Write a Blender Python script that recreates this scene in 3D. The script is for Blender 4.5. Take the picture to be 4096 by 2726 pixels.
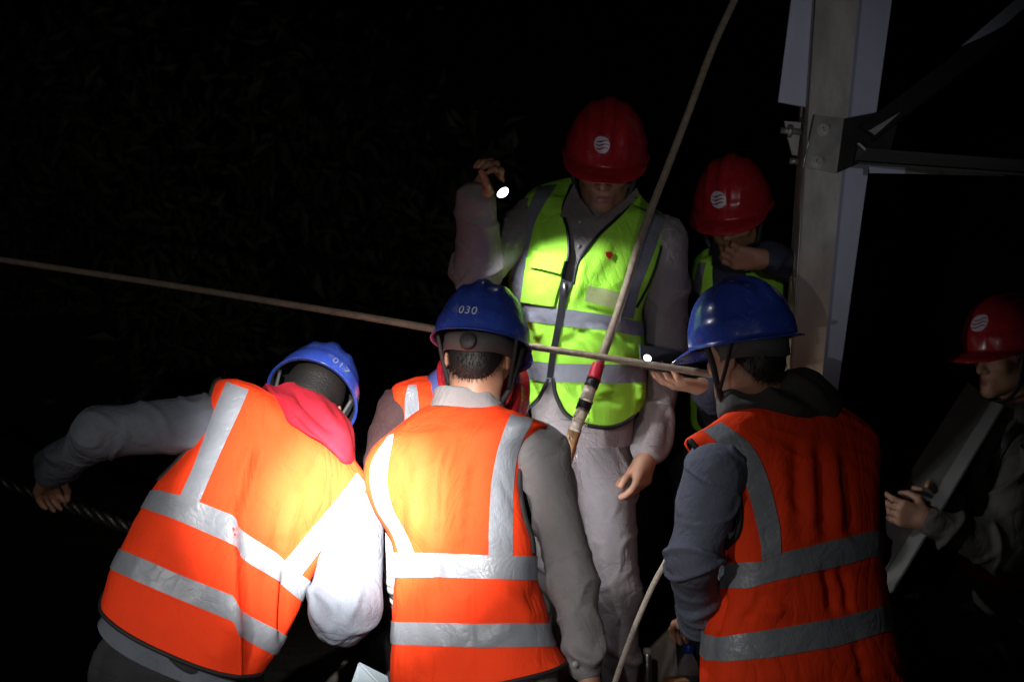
import bpy, math, random
import numpy as np
from mathutils import Vector
from mathutils.bvhtree import BVHTree

random.seed(7)
for o in list(bpy.data.objects):
    bpy.data.objects.remove(o)
SC = bpy.context.scene
COL = SC.collection

# ------------------------------------------------------------------ camera
FPX = 5689.0                      # focal length in photo pixels (50 mm on a 36 mm frame, 4096 px wide)
CAM = np.array([0.0, 0.0, 1.5])
cam_d = bpy.data.cameras.new('camera')
cam = bpy.data.objects.new('camera', cam_d)
COL.objects.link(cam)
cam.location = CAM
cam.rotation_euler = (math.radians(90), 0, 0)
cam_d.lens = 50
cam_d.sensor_width = 36
cam_d.clip_start = 0.05
cam_d.clip_end = 400
cam_d.dof.use_dof = True
cam_d.dof.focus_distance = 3.55
cam_d.dof.aperture_fstop = 3.2
SC.camera = cam
SC.render.resolution_x, SC.render.resolution_y = 1024, 681

# ------------------------------------------------------------------ night sky
world = bpy.data.worlds.new('World')
SC.world = world
world.use_nodes = True
wn = world.node_tree.nodes
sky = wn.new('ShaderNodeTexSky')
sky.sky_type = 'NISHITA'
sky.sun_disc = False
sky.sun_elevation = math.radians(-4)
sky.sun_rotation = math.radians(200)
world.node_tree.links.new(sky.outputs[0], wn['Background'].inputs[0])
wn['Background'].inputs[1].default_value = 0.0004


def P(px, py, d):
    return np.array([(px - 2048.0) / FPX * d, d, 1.5 - (py - 1363.0) / FPX * d])


def spot(name, loc, target, power, half_deg, blend, color, size):
    l = bpy.data.lights.new(name, 'SPOT')
    l.energy = power
    l.spot_size = math.radians(half_deg * 2)
    l.spot_blend = blend
    l.color = color
    l.shadow_soft_size = size
    o = bpy.data.objects.new(name, l)
    COL.objects.link(o)
    o.location = loc
    d = Vector(target) - Vector(loc)
    o.rotation_euler = d.to_track_quat('-Z', 'Y').to_euler()
    return o


# hand torch of the colleague standing left of the photographer: one beam = hot spot, ring, corona
KEY = np.array([-0.30, 0.30, 2.10])
KC = (1.0, 0.97, 0.93)
spot('torch_hot_spot', KEY, P(1435, 2030, 3.4), 6000, 4.6, 1.0, KC, 0.02)
spot('torch_ring', KEY, P(1430, 1930, 3.4), 2350, 8.2, 1.0, KC, 0.02)
spot('torch_corona', KEY, P(1640, 2200, 3.4), 120, 12.5, 1.0, KC, 0.02)
spot('stray_fill', (-0.45, 0.2, 1.32), P(1480, 900, 3.8), 33, 31, 1.0, KC, 0.02)  # unseen weak fill at camera level, added for faces and helmets
# an unseen fill spot further left, added to light the backs sideways
spot('left_fill', (-1.55, 0.75, 1.95), P(1560, 2700, 3.45), 150, 20.5, 1.0, KC, 0.04)
# an unseen fill spot right of the camera, added to brighten the tower leg
spot('tower_fill', (0.75, 0.2, 1.75), P(3180, 620, 4.1), 30, 12, 1.0, (0.95, 0.95, 1.0), 0.03)

SC.view_settings.view_transform = 'Standard'
SC.view_settings.look = 'None'
SC.view_settings.exposure = 0
SC.view_settings.gamma = 1
SC.view_settings.use_curve_mapping = False
SC.cycles.max_bounces = 5
SC.cycles.use_denoising = True
SC.cycles.sample_clamp_indirect = 4

# ------------------------------------------------------------------ materials


def mat(name, color, rough=0.7, metal=0.0, bump=0.0, bscale=200.0, var=0.0, vscale=6.0, spec=0.5,
        coat=0.0, sheen=0.0, weave=0.0, streak=None, emit=None, estr=0.0, crumple=0.0, cscale=9.0, cstretch=(1, 1, 1), dust=0.0):
    m = bpy.data.materials.new(name)
    m.use_nodes = True
    nt = m.node_tree
    b = nt.nodes['Principled BSDF']
    b.inputs['Roughness'].default_value = rough
    b.inputs['Metallic'].default_value = metal
    b.inputs['Specular IOR Level'].default_value = spec
    b.inputs['Coat Weight'].default_value = coat
    b.inputs['Sheen Weight'].default_value = sheen
    b.inputs['Base Color'].default_value = (*color, 1)
    tc = nt.nodes.new('ShaderNodeTexCoord')
    if emit:
        b.inputs['Emission Color'].default_value = (*emit, 1)
        b.inputs['Emission Strength'].default_value = estr
    if var > 0:
        n = nt.nodes.new('ShaderNodeTexNoise')
        n.inputs['Scale'].default_value = vscale
        n.inputs['Detail'].default_value = 6
        n.inputs['Roughness'].default_value = 0.65
        src = tc.outputs['Object']
        if streak:
            mp = nt.nodes.new('ShaderNodeMapping')
            mp.inputs['Scale'].default_value = streak
            nt.links.new(src, mp.inputs[0])
            src = mp.outputs[0]
        nt.links.new(src, n.inputs['Vector'])
        r = nt.nodes.new('ShaderNodeValToRGB')
        r.color_ramp.elements[0].position = 0.3
        r.color_ramp.elements[1].position = 0.72
        r.color_ramp.elements[0].color = (*[c * (1 - var) for c in color], 1)
        r.color_ramp.elements[1].color = (*[min(1, c * (1 + var)) for c in color], 1)
        nt.links.new(n.outputs['Fac'], r.inputs[0])
        nt.links.new(r.outputs[0], b.inputs['Base Color'])
        if rough < 0.65:
            mr = nt.nodes.new('ShaderNodeMapRange')
            mr.inputs['To Min'].default_value = max(0.02, rough - 0.1)
            mr.inputs['To Max'].default_value = rough + 0.16
            nt.links.new(n.outputs['Fac'], mr.inputs[0])
            nt.links.new(mr.outputs[0], b.inputs['Roughness'])
    if dust > 0:
        n2 = nt.nodes.new('ShaderNodeTexNoise')
        n2.inputs['Scale'].default_value = 34
        n2.inputs['Detail'].default_value = 8
        n2.inputs['Roughness'].default_value = 0.75
        n2.inputs['Distortion'].default_value = 0.6
        nt.links.new(tc.outputs['Object'], n2.inputs['Vector'])
        m2 = nt.nodes.new('ShaderNodeMapRange')
        m2.inputs['From Min'].default_value = 0.56
        m2.inputs['From Max'].default_value = 0.74
        m2.inputs['To Max'].default_value = dust
        nt.links.new(n2.outputs['Fac'], m2.inputs['Value'])
        x2 = nt.nodes.new('ShaderNodeMix')
        x2.data_type = 'RGBA'
        nt.links.new(m2.outputs[0], x2.inputs['Factor'])
        nt.links.new(b.inputs['Base Color'].links[0].from_socket, x2.inputs['A'])
        x2.inputs['B'].default_value = (0.32, 0.29, 0.25, 1)
        nt.links.new(x2.outputs['Result'], b.inputs['Base Color'])
        r2 = nt.nodes.new('ShaderNodeMath')
        r2.operation = 'MULTIPLY_ADD'
        r2.inputs[1].default_value = 0.5
        nt.links.new(m2.outputs[0], r2.inputs[0])
        nt.links.new(b.inputs['Roughness'].links[0].from_socket, r2.inputs[2])
        nt.links.new(r2.outputs[0], b.inputs['Roughness'])
    if bump > 0 or weave > 0:
        n = nt.nodes.new('ShaderNodeTexNoise')
        n.inputs['Scale'].default_value = bscale
        n.inputs['Detail'].default_value = 4
        nt.links.new(tc.outputs['Object'], n.inputs['Vector'])
        bp = nt.nodes.new('ShaderNodeBump')
        bp.inputs['Strength'].default_value = 0.6
        bp.inputs['Distance'].default_value = bump if bump > 0 else weave
        nt.links.new(n.outputs['Fac'], bp.inputs['Height'])
        last = bp
        if crumple > 0:                      # sharp little creases: ridges along the zero lines of warped noise
            mp = nt.nodes.new('ShaderNodeMapping')
            mp.inputs['Scale'].default_value = cstretch
            nt.links.new(tc.outputs['Object'], mp.inputs[0])
            for sc, dist in ((cscale, crumple), (cscale * 2.3, crumple * 0.45)):
                c = nt.nodes.new('ShaderNodeTexNoise')
                c.inputs['Scale'].default_value = sc
                c.inputs['Detail'].default_value = 2.5
                c.inputs['Roughness'].default_value = 0.5
                c.inputs['Distortion'].default_value = 1.1
                nt.links.new(mp.outputs[0], c.inputs['Vector'])
                s1 = nt.nodes.new('ShaderNodeMath')
                s1.operation = 'SUBTRACT'
                s1.inputs[1].default_value = 0.5
                nt.links.new(c.outputs['Fac'], s1.inputs[0])
                s2 = nt.nodes.new('ShaderNodeMath')
                s2.operation = 'ABSOLUTE'
                nt.links.new(s1.outputs[0], s2.inputs[0])
                s3 = nt.nodes.new('ShaderNodeMath')
                s3.operation = 'POWER'
                s3.inputs[1].default_value = 0.6
                nt.links.new(s2.outputs[0], s3.inputs[0])
                b2 = nt.nodes.new('ShaderNodeBump')
                b2.inputs['Strength'].default_value = 0.9
                b2.inputs['Distance'].default_value = dist
                nt.links.new(s3.outputs[0], b2.inputs['Height'])
                nt.links.new(last.outputs[0], b2.inputs['Normal'])
                last = b2
        nt.links.new(last.outputs[0], b.inputs['Normal'])
    return m


M = {}
M['orange'] = mat('orange_fabric', (0.95, 0.056, 0.011), 0.8, bump=0.0012, bscale=220, crumple=0.007, cscale=7, cstretch=(1, 1, 0.45), var=0.06, vscale=9, spec=0.15)
M['lime'] = mat('lime_fabric', (0.43, 0.95, 0.075), 0.8, bump=0.0012, bscale=220, crumple=0.007, cscale=7, cstretch=(1, 1, 0.45), var=0.06, vscale=9, spec=0.15)
M['tape'] = mat('reflective_tape', (0.235, 0.25, 0.285), 0.38, bump=0.0008, bscale=160, crumple=0.0036, cscale=13, var=0.10, vscale=16, spec=0.6)
M['piping'] = mat('black_binding', (0.012, 0.012, 0.014), 0.7)
M['grey'] = mat('grey_work_cloth', (0.21, 0.20, 0.205), 0.85, bump=0.002, bscale= 160, crumple=0.0065, cscale=8, var=0.14, vscale=7, spec=0.2)
M['mauve'] = mat('mauve_grey_work_cloth', (0.27, 0.24, 0.245), 0.85, bump=0.002, bscale= 160, crumple=0.0065, cscale=8, var=0.12, vscale=7, spec=0.2)
M['mauve_dark'] = mat('mauve_grey_trouser_cloth', (0.20, 0.18, 0.185), 0.85, bump=0.002, bscale=160, crumple=0.0065, cscale=8, var=0.22, vscale=5, spec=0.2)
M['blueg'] = mat('blue_grey_work_cloth', (0.135, 0.15, 0.205), 0.8, bump=0.002, bscale= 160, crumple=0.0065, cscale=8, var=0.16, vscale=7, spec=0.25)
M['paleblue'] = mat('pale_blue_grey_cloth', (0.11, 0.123, 0.15), 0.8, bump=0.002, bscale= 160, crumple=0.0065, cscale=8, var=0.14, vscale=7, spec=0.25)
M['navy'] = mat('navy_cloth', (0.03, 0.034, 0.06), 0.8, bump=0.002, bscale= 160, crumple=0.0065, cscale=8, var=0.2, vscale=7)
M['maroon'] = mat('maroon_cloth', (0.045, 0.017, 0.018), 0.85, bump=0.002, bscale= 160, crumple=0.0065, cscale=8, var=0.2, vscale=7)
M['khaki'] = mat('khaki_grey_cloth', (0.075, 0.07, 0.06), 0.85, bump=0.002, bscale= 160, crumple=0.0065, cscale=8, var=0.15, vscale=7)
M['red_cloth'] = mat('red_fleece', (0.33, 0.010, 0.022), 0.9, bump=0.0015, bscale=120, var=0.12, vscale=9, spec=0.2)
M['dark_cloth'] = mat('dark_trouser_cloth', (0.022, 0.022, 0.026), 0.85, bump=0.002, bscale= 160, crumple=0.0065, cscale=8, var=0.2)
M['hood'] = mat('charcoal_hood_cloth', (0.05, 0.048, 0.045), 0.9, bump=0.002, bscale=60, var=0.2)
M['skin'] = mat('skin', (0.42, 0.215, 0.135), 0.5, bump=0.0006, bscale=160, var=0.10, vscale=14)
M['lips'] = mat('lip_skin', (0.33, 0.12, 0.095), 0.45)
M['hair'] = mat('black_hair', (0.010, 0.009, 0.008), 0.55, bump=0.003, bscale=190)
M['helm_blue'] = mat('blue_helmet_plastic', (0.03, 0.065, 0.38), 0.22, var=0.22, vscale=11, coat=0.2, bump=0.0005, bscale=55, dust=0.35)
M['helm_red'] = mat('red_helmet_plastic', (0.40, 0.016, 0.026), 0.24, var=0.22, vscale=11, coat=0.15, bump=0.0005, bscale=55, dust=0.3)
M['helm_in'] = mat('helmet_lining', (0.02, 0.02, 0.024), 0.6)
M['strap'] = mat('grey_webbing', (0.06, 0.058, 0.056), 0.7, bump=0.001, bscale=220)
M['strap_dark'] = mat('black_webbing', (0.014, 0.014, 0.016), 0.6)
M['strap_blue'] = mat('blue_webbing', (0.10, 0.13, 0.42), 0.6)
M['white_print'] = mat('white_print', (0.62, 0.60, 0.68), 0.4)
M['print_num'] = mat('number_print', (0.66, 0.68, 0.66), 0.5, var=0.25, vscale=90)
M['print_shaded'] = mat('shaded_number_print', (0.20, 0.22, 0.26), 0.6, var=0.4, vscale=90)  # number print darkened in colour to look less lit
M['wave'] = mat('red_print', (0.30, 0.010, 0.03), 0.4)
M['steel'] = mat('galvanised_steel', (0.40, 0.385, 0.37), 0.55, metal=0.1, bump=0.0012, bscale=60, var=0.34, vscale=4.5, streak=(3, 3, 1))
M['steel_plate'] = mat('scuffed_plate_steel', (0.25, 0.24, 0.23), 0.45, metal=0.2, bump=0.001, bscale=60, var=0.3, vscale=9)
M['steel_bar'] = mat('dull_bar_steel', (0.20, 0.195, 0.185), 0.5, metal=0.2, bump=0.001, bscale=60, var=0.2, vscale=4)
M['steel_tan_low'] = mat('tan_low_steel', (0.42, 0.40, 0.38), 0.6, metal=0.05, bump=0.0012, bscale=60, var=0.34, vscale=4.5, streak=(3, 3, 1))  # steel turning tan towards the bottom, with a noisy edge
_nt = M['steel_tan_low'].node_tree
_b = _nt.nodes['Principled BSDF']
_old = _b.inputs['Base Color'].links[0].from_socket
_tc = _nt.nodes.new('ShaderNodeTexCoord')
_sp = _nt.nodes.new('ShaderNodeSeparateXYZ')
_nt.links.new(_tc.outputs['Object'], _sp.inputs[0])
_nz = _nt.nodes.new('ShaderNodeTexNoise')
_nz.inputs['Scale'].default_value = 5
_nz.inputs['Detail'].default_value = 5
_nt.links.new(_tc.outputs['Object'], _nz.inputs['Vector'])
_ad = _nt.nodes.new('ShaderNodeMath')
_ad.operation = 'MULTIPLY_ADD'
_ad.inputs[1].default_value = 0.5
_nt.links.new(_nz.outputs['Fac'], _ad.inputs[0])
_nt.links.new(_sp.outputs['Z'], _ad.inputs[2])
_mr = _nt.nodes.new('ShaderNodeMapRange')
_mr.inputs['From Min'].default_value = 1.2
_mr.inputs['From Max'].default_value = 0.75
_nt.links.new(_ad.outputs[0], _mr.inputs['Value'])
_mx = _nt.nodes.new('ShaderNodeMix')
_mx.data_type = 'RGBA'
_nt.links.new(_mr.outputs[0], _mx.inputs['Factor'])
_nt.links.new(_old, _mx.inputs['A'])
_mx.inputs['B'].default_value = (0.55, 0.38, 0.25, 1)
_nt.links.new(_mx.outputs['Result'], _b.inputs['Base Color'])
M['steel_blue'] = mat('bluish_galvanised_steel', (0.52, 0.55, 0.70), 0.5, metal=0.05, bump=0.001, bscale=60, var=0.14, vscale=2.2)  # paler, bluer steel for rear angle, splice and brace flanges
M['steel_shaded'] = mat('shaded_steel', (0.032, 0.03, 0.028), 0.6, metal=0.2, bump=0.0012, bscale=60, var=0.25, vscale=5)  # shade put into the colour of gusset wing and brace webs
M['bolt'] = mat('zinc_bolt', (0.42, 0.41, 0.38), 0.4, metal=0.7, var=0.2, vscale=60)
M['rope'] = mat('tan_rope', (0.27, 0.21, 0.15), 0.8, bump=0.003, bscale=130, var=0.3, vscale=60)
M['tape_red'] = mat('red_tape', (0.45, 0.012, 0.03), 0.4, bump=0.002, bscale=80)
M['tape_black'] = mat('black_tape', (0.012, 0.012, 0.013), 0.35, bump=0.002, bscale=80)
M['rope_pale'] = mat('pale_frayed_rope', (0.52, 0.45, 0.37), 0.9, bump=0.004, bscale=110, var=0.3, vscale=40)
M['rope_brown'] = mat('brown_rope', (0.30, 0.15, 0.06), 0.8, bump=0.003, bscale=90, var=0.3, vscale=30)
M['cable'] = mat('oily_steel_cable', (0.045, 0.043, 0.04), 0.3, metal=0.7, bump=0.0025, bscale=240, var=0.3, vscale=30)
M['soil'] = mat('dark_soil', (0.045, 0.036, 0.027), 0.95, bump=0.03, bscale=12, var=0.5, vscale=3)
M['leaf'] = mat('dull_foliage', (0.07, 0.074, 0.06), 0.65, var=0.4, vscale=3)
M['bark'] = mat('stem_bark', (0.05, 0.04, 0.03), 0.9)
M['black_metal'] = mat('black_anodised_metal', (0.02, 0.02, 0.022), 0.35, metal=0.6)
M['phone'] = mat('phone_glass_back', (0.035, 0.037, 0.045), 0.25, metal=0.2)
M['phone_edge'] = mat('phone_metal_edge', (0.45, 0.47, 0.6), 0.25, metal=0.8)
M['lamp'] = mat('torch_lens', (1, 1, 1), 0.2, emit=(0.9, 0.95, 1.0), estr=9)
M['led'] = mat('phone_led', (1, 1, 1), 0.2, emit=(1.0, 0.97, 0.85), estr=14)
M['plastic_blue'] = mat('blue_cap_plastic', (0.012, 0.035, 0.28), 0.35)
M['chrome'] = mat('brushed_metal', (0.5, 0.5, 0.5), 0.28, metal=0.95)
M['board'] = mat('beige_board', (0.20, 0.175, 0.14), 0.8, var=0.15, vscale=5, bump=0.001)
M['wood'] = mat('orange_brown_wood', (0.36, 0.16, 0.06), 0.6, var=0.25, vscale=12, streak=(1, 8, 8))
M['paper'] = mat('bluish_white_sheet', (0.45, 0.55, 0.62), 0.7, var=0.1)
M['badge'] = mat('red_enamel', (0.45, 0.02, 0.015), 0.3)
M['zip'] = mat('black_zip_tape', (0.014, 0.014, 0.02), 0.4, bump=0.001, bscale=300)
M['zip_metal'] = mat('zip_slider_metal', (0.5, 0.5, 0.55), 0.3, metal=0.9)
M['window'] = mat('clear_pocket_film', (0.40, 0.46, 0.20), 0.25, var=0.2, vscale=25)
M['button'] = mat('grey_button', (0.35, 0.34, 0.34), 0.3)
M['glassrim'] = mat('spectacle_wire', (0.35, 0.33, 0.3), 0.25, metal=0.9)
M['boot'] = mat('black_boot', (0.016, 0.015, 0.014), 0.6)
gm = bpy.data.materials.new('bottle_plastic')
gm.use_nodes = True
gb = gm.node_tree.nodes['Principled BSDF']
gb.inputs['Base Color'].default_value = (0.75, 0.8, 0.9, 1)
gb.inputs['Roughness'].default_value = 0.08
gb.inputs['Transmission Weight'].default_value = 0.85
gb.inputs['IOR'].default_value = 1.25
M['pet'] = gm

# ------------------------------------------------------------------ mesh helpers


def new_mesh(name, V, F, mats, mi=None, smooth=True):
    me = bpy.data.meshes.new(name)
    V = np.asarray(V, dtype=np.float32)
    if isinstance(F, np.ndarray) and F.ndim == 2:
        n, k = F.shape
        me.vertices.add(len(V))
        me.vertices.foreach_set('co', V.ravel())
        me.loops.add(n * k)
        me.loops.foreach_set('vertex_index', F.astype(np.int32).ravel())
        me.polygons.add(n)
        me.polygons.foreach_set('loop_start', np.arange(0, n * k, k, dtype=np.int32))
        me.polygons.foreach_set('loop_total', np.full(n, k, dtype=np.int32))
    else:
        me.from_pydata(V.tolist(), [], [tuple(int(a) for a in f) for f in F])
    for m in (mats if isinstance(mats, (list, tuple)) else [mats]):
        me.materials.append(m)
    me.polygons.foreach_set('use_smooth', np.full(len(me.polygons), smooth, dtype=bool))
    if mi is not None:
        me.polygons.foreach_set('material_index', np.asarray(mi, dtype=np.int32))
    me.update(calc_edges=True)
    me.validate()
    return me


BASE = {}


def obj(name, V, F, mats, parent=None, base=None, mi=None, smooth=True):
    """world-space vertices; a part's coordinates are taken relative to its thing's base"""
    b = np.array(base if base is not None else (BASE[parent.name] if parent is not None else (0, 0, 0)), dtype=float)
    V = np.asarray(V, dtype=float) - b
    o = bpy.data.objects.new(name, new_mesh(name, V, F, mats, mi, smooth))
    COL.objects.link(o)
    if parent is not None:
        o.parent = parent
    else:
        o.location = b
    BASE[o.name] = b
    return o


def thing(name, label, cat, base, group=None):
    o = bpy.data.objects.new(name, None)
    COL.objects.link(o)
    o.empty_display_size = 0.1
    o.location = base
    BASE[o.name] = np.array(base, dtype=float)
    return tag(o, label, cat, group)


def tag(o, label=None, cat=None, group=None, kind=None):
    if label:
        o['label'] = label
    if cat:
        o['category'] = cat
    if group:
        o['group'] = group
    if kind:
        o['kind'] = kind
    return o


def unit(v):
    v = np.asarray(v, dtype=float)
    return v / (np.linalg.norm(v) + 1e-12)


def catmull(pts, n):
    """n samples along a Catmull-Rom curve through the rows of pts"""
    pts = np.asarray(pts, dtype=float)
    m = len(pts)
    if m == 2:
        t = np.linspace(0, 1, n)[:, None]
        return pts[0] * (1 - t) + pts[1] * t
    ext = np.vstack([2 * pts[0] - pts[1], pts, 2 * pts[-1] - pts[-2]])
    s = np.linspace(0, m - 1 - 1e-9, n)
    i = s.astype(int)
    t = (s - i)[:, None]
    p0, p1, p2, p3 = ext[i], ext[i + 1], ext[i + 2], ext[i + 3]
    return 0.5 * ((2 * p1) + (-p0 + p2) * t + (2 * p0 - 5 * p1 + 4 * p2 - p3) * t * t + (-p0 + 3 * p1 - 3 * p2 + p3) * t ** 3)


def tube_geo(pts, r, n=10, flat=1.0, cap=True):
    """closed tube; r scalar or per-point"""
    pts = np.asarray(pts, dtype=float)
    m = len(pts)
    r = np.full(m, r) if np.isscalar(r) else np.asarray(r)
    T = np.gradient(pts, axis=0)
    T /= np.linalg.norm(T, axis=1)[:, None] + 1e-12
    ref = np.array([0, -1.0, 0]) if abs(T[0][1]) < 0.9 else np.array([1.0, 0, 0])
    V = []
    a = np.linspace(0, 2 * np.pi, n, endpoint=False)
    for i in range(m):
        s = unit(np.cross(T[i], ref))
        ref = unit(np.cross(s, T[i]))
        V.append(pts[i] + r[i] * (np.cos(a)[:, None] * s + flat * np.sin(a)[:, None] * ref))
    V = np.vstack(V)
    F = []
    for i in range(m - 1):
        for j in range(n):
            F.append((i * n + j, i * n + (j + 1) % n, (i + 1) * n + (j + 1) % n, (i + 1) * n + j))
    if cap:
        F.append(tuple(range(n - 1, -1, -1)))
        F.append(tuple((m - 1) * n + j for j in range(n)))
    return V, F


def tube(name, pts, r, m, parent=None, n=10, smooth_n=None, flat=1.0, base=None):
    if smooth_n:
        pts = catmull(pts, smooth_n)
        if not np.isscalar(r):
            r = np.interp(np.linspace(0, 1, smooth_n), np.linspace(0, 1, len(r)), r)
    V, F = tube_geo(pts, r, n, flat)
    return obj(name, V, F, m, parent, base)


def box_geo(c, ax, ay, az):
    c, ax, ay, az = [np.asarray(v, float) for v in (c, ax, ay, az)]
    V = [c + sx * ax + sy * ay + sz * az for sx in (-1, 1) for sy in (-1, 1) for sz in (-1, 1)]
    F = [(0, 1, 3, 2), (4, 6, 7, 5), (0, 4, 5, 1), (2, 3, 7, 6), (0, 2, 6, 4), (1, 5, 7, 3)]
    return np.array(V), F


def join(parts):
    V, F, k = [], [], 0
    for v, f in parts:
        V.append(np.asarray(v, float))
        F += [tuple(int(i) + k for i in q) for q in f]
        k += len(v)
    return np.vstack(V), F


def prism(poly, nrm, th):
    """extrude a planar-ish 3D polygon by th along nrm"""
    poly = np.asarray(poly, float)
    n = len(poly)
    V = np.vstack([poly, poly + unit(nrm) * th])
    F = [tuple(range(n)), tuple(range(2 * n - 1, n - 1, -1))]
    for i in range(n):
        j = (i + 1) % n
        F.append((i, i + n, j + n, j))
    return V, F


# ------------------------------------------------------------------ signed-distance bodies


def wave_noise(V, seed, freq, n=8, axis=None, spread=0.5):
    rng = np.random.RandomState(seed)
    ph = rng.rand(3) * 6
    W = V + 0.012 * np.sin(V[:, [1, 2, 0]] * 21 + ph) + 0.006 * np.sin(V[:, [2, 0, 1]] * 47 + ph)
    s = np.zeros(len(V))
    for i in range(n):
        d = unit(rng.randn(3))
        if axis is not None:
            d = unit(np.asarray(axis) + spread * d)
        s += np.sin(W @ d * freq * (0.55 + rng.rand() * 1.1) + rng.rand() * 6.28)
    return s / math.sqrt(n)


class SDF:
    def __init__(self):
        self.p = []

    def cone(self, a, b, ra, rb, k=0.02, sub=False):
        self.p.append(('c', np.asarray(a, float), np.asarray(b, float), ra, rb, k, sub))

    def chain(self, pts, rs, k=0.02):
        for i in range(len(pts) - 1):
            self.cone(pts[i], pts[i + 1], rs[i], rs[i + 1], k)

    def ell(self, c, radii, R=None, k=0.02, sub=False):
        self.p.append(('e', np.asarray(c, float), np.eye(3) if R is None else np.asarray(R, float), np.asarray(radii, float), None, k, sub))

    def mesh(self, h):
        los, his = [], []
        for q in self.p:
            if q[0] == 'c':
                r = max(q[3], q[4])
                lo, hi = np.minimum(q[1], q[2]) - r, np.maximum(q[1], q[2]) + r
            else:
                ext = np.sqrt(((q[2] * q[3]) ** 2).sum(1))
                lo, hi = q[1] - ext, q[1] + ext
            los.append(lo)
            his.append(hi)
        lo = np.min([l for l, q in zip(los, self.p) if not q[6]], 0) - 3 * h
        hi = np.max([l for l, q in zip(his, self.p) if not q[6]], 0) + 3 * h
        dims = np.ceil((hi - lo) / h).astype(int) + 1
        G = np.full(dims, 0.12, dtype=np.float32)
        for q, l, u in zip(self.p, los, his):
            k = q[5]
            pad = k + 3 * h
            i0 = np.clip(np.floor((l - pad - lo) / h).astype(int), 0, dims)
            i1 = np.clip(np.ceil((u + pad - lo) / h).astype(int) + 1, 0, dims)
            if (i1 <= i0).any():
                continue
            ax = [(lo[d] + h * np.arange(i0[d], i1[d])).astype(np.float32) for d in range(3)]
            X, Y, Z = np.meshgrid(*ax, indexing='ij', sparse=True)
            if q[0] == 'c':
                a, b, ra, rb = q[1], q[2], q[3], q[4]
                d = b - a
                L2 = max(float(d @ d), 1e-9)
                t = ((X - a[0]) * d[0] + (Y - a[1]) * d[1] + (Z - a[2]) * d[2]) / L2
                t = np.clip(t, 0, 1)
                D = np.sqrt((X - a[0] - t * d[0]) ** 2 + (Y - a[1] - t * d[1]) ** 2 + (Z - a[2] - t * d[2]) ** 2) - (ra + t * (rb - ra))
            else:
                c, R, rad = q[1], q[2], q[3]
                x, y, z = X - c[0], Y - c[1], Z - c[2]
                u0 = x * R[0, 0] + y * R[1, 0] + z * R[2, 0]
                u1 = x * R[0, 1] + y * R[1, 1] + z * R[2, 1]
                u2 = x * R[0, 2] + y * R[1, 2] + z * R[2, 2]
                k0 = np.sqrt((u0 / rad[0]) ** 2 + (u1 / rad[1]) ** 2 + (u2 / rad[2]) ** 2)
                k1 = np.sqrt((u0 / rad[0] ** 2) ** 2 + (u1 / rad[1] ** 2) ** 2 + (u2 / rad[2] ** 2) ** 2) + 1e-6
                D = k0 * (k0 - 1) / k1
            S = G[i0[0]:i1[0], i0[1]:i1[1], i0[2]:i1[2]]
            if q[6]:
                hh = np.maximum(k - np.abs(S + D), 0) / k
                S[...] = np.maximum(S, -D) + hh * hh * k * 0.25
            else:
                hh = np.maximum(k - np.abs(S - D), 0) / k
                S[...] = np.minimum(S, D) - hh * hh * k * 0.25
        return surface_nets(G, lo, h)


def surface_nets(G, lo, h):
    I = G < 0
    c = [I[i:I.shape[0] - 1 + i, j:I.shape[1] - 1 + j, k:I.shape[2] - 1 + k] for i in (0, 1) for j in (0, 1) for k in (0, 1)]
    anyi, alli = c[0].copy(), c[0].copy()
    for q in c[1:]:
        anyi |= q
        alli &= q
    act = anyi & ~alli
    ii, jj, kk = np.nonzero(act)
    n = len(ii)
    idx = np.full(act.shape, -1, dtype=np.int32)
    idx[ii, jj, kk] = np.arange(n)
    corner = [(i, j, k) for i in (0, 1) for j in (0, 1) for k in (0, 1)]
    vals = np.stack([G[ii + a, jj + b, kk + d] for a, b, d in corner], 1)
    acc = np.zeros((n, 3))
    cnt = np.zeros(n)
    for e0 in range(8):
        for e1 in range(e0 + 1, 8):
            p, q = np.array(corner[e0]), np.array(corner[e1])
            if np.abs(p - q).sum() != 1:
                continue
            va, vb = vals[:, e0], vals[:, e1]
            m = (va < 0) != (vb < 0)
            t = np.where(m, va / np.where(m, va - vb, 1), 0)
            acc += m[:, None] * (p + t[:, None] * (q - p))
            cnt += m
    V = (np.stack([ii, jj, kk], 1) + acc / cnt[:, None]) * h + lo
    F = []
    for axis in range(3):
        sl0 = [slice(None)] * 3
        sl1 = [slice(None)] * 3
        sl0[axis] = slice(0, -1)
        sl1[axis] = slice(1, None)
        a, b = I[tuple(sl0)], I[tuple(sl1)]
        m = a != b
        o1, o2 = [(1, 2), (2, 0), (0, 1)][axis]
        ee = np.array(np.nonzero(m))
        ok = (ee[o1] > 0) & (ee[o2] > 0) & (ee[o1] < I.shape[o1] - 1) & (ee[o2] < I.shape[o2] - 1)
        ee = ee[:, ok]
        flip = a[tuple(ee)]
        q = []
        for d1, d2 in ((-1, -1), (0, -1), (0, 0), (-1, 0)):
            e = ee.copy()
            e[o1] += d1
            e[o2] += d2
            q.append(idx[tuple(e)])
        q = np.stack(q, 1)
        q[~flip] = q[~flip][:, ::-1]
        F.append(q)
    return V, np.vstack(F)


def vnormals(V, F):
    N = np.zeros_like(V)
    fn = np.cross(V[F[:, 2]] - V[F[:, 0]], V[F[:, 3]] - V[F[:, 1]])
    for k in range(4):
        np.add.at(N, F[:, k], fn)
    return N / (np.linalg.norm(N, axis=1)[:, None] + 1e-12)


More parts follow.
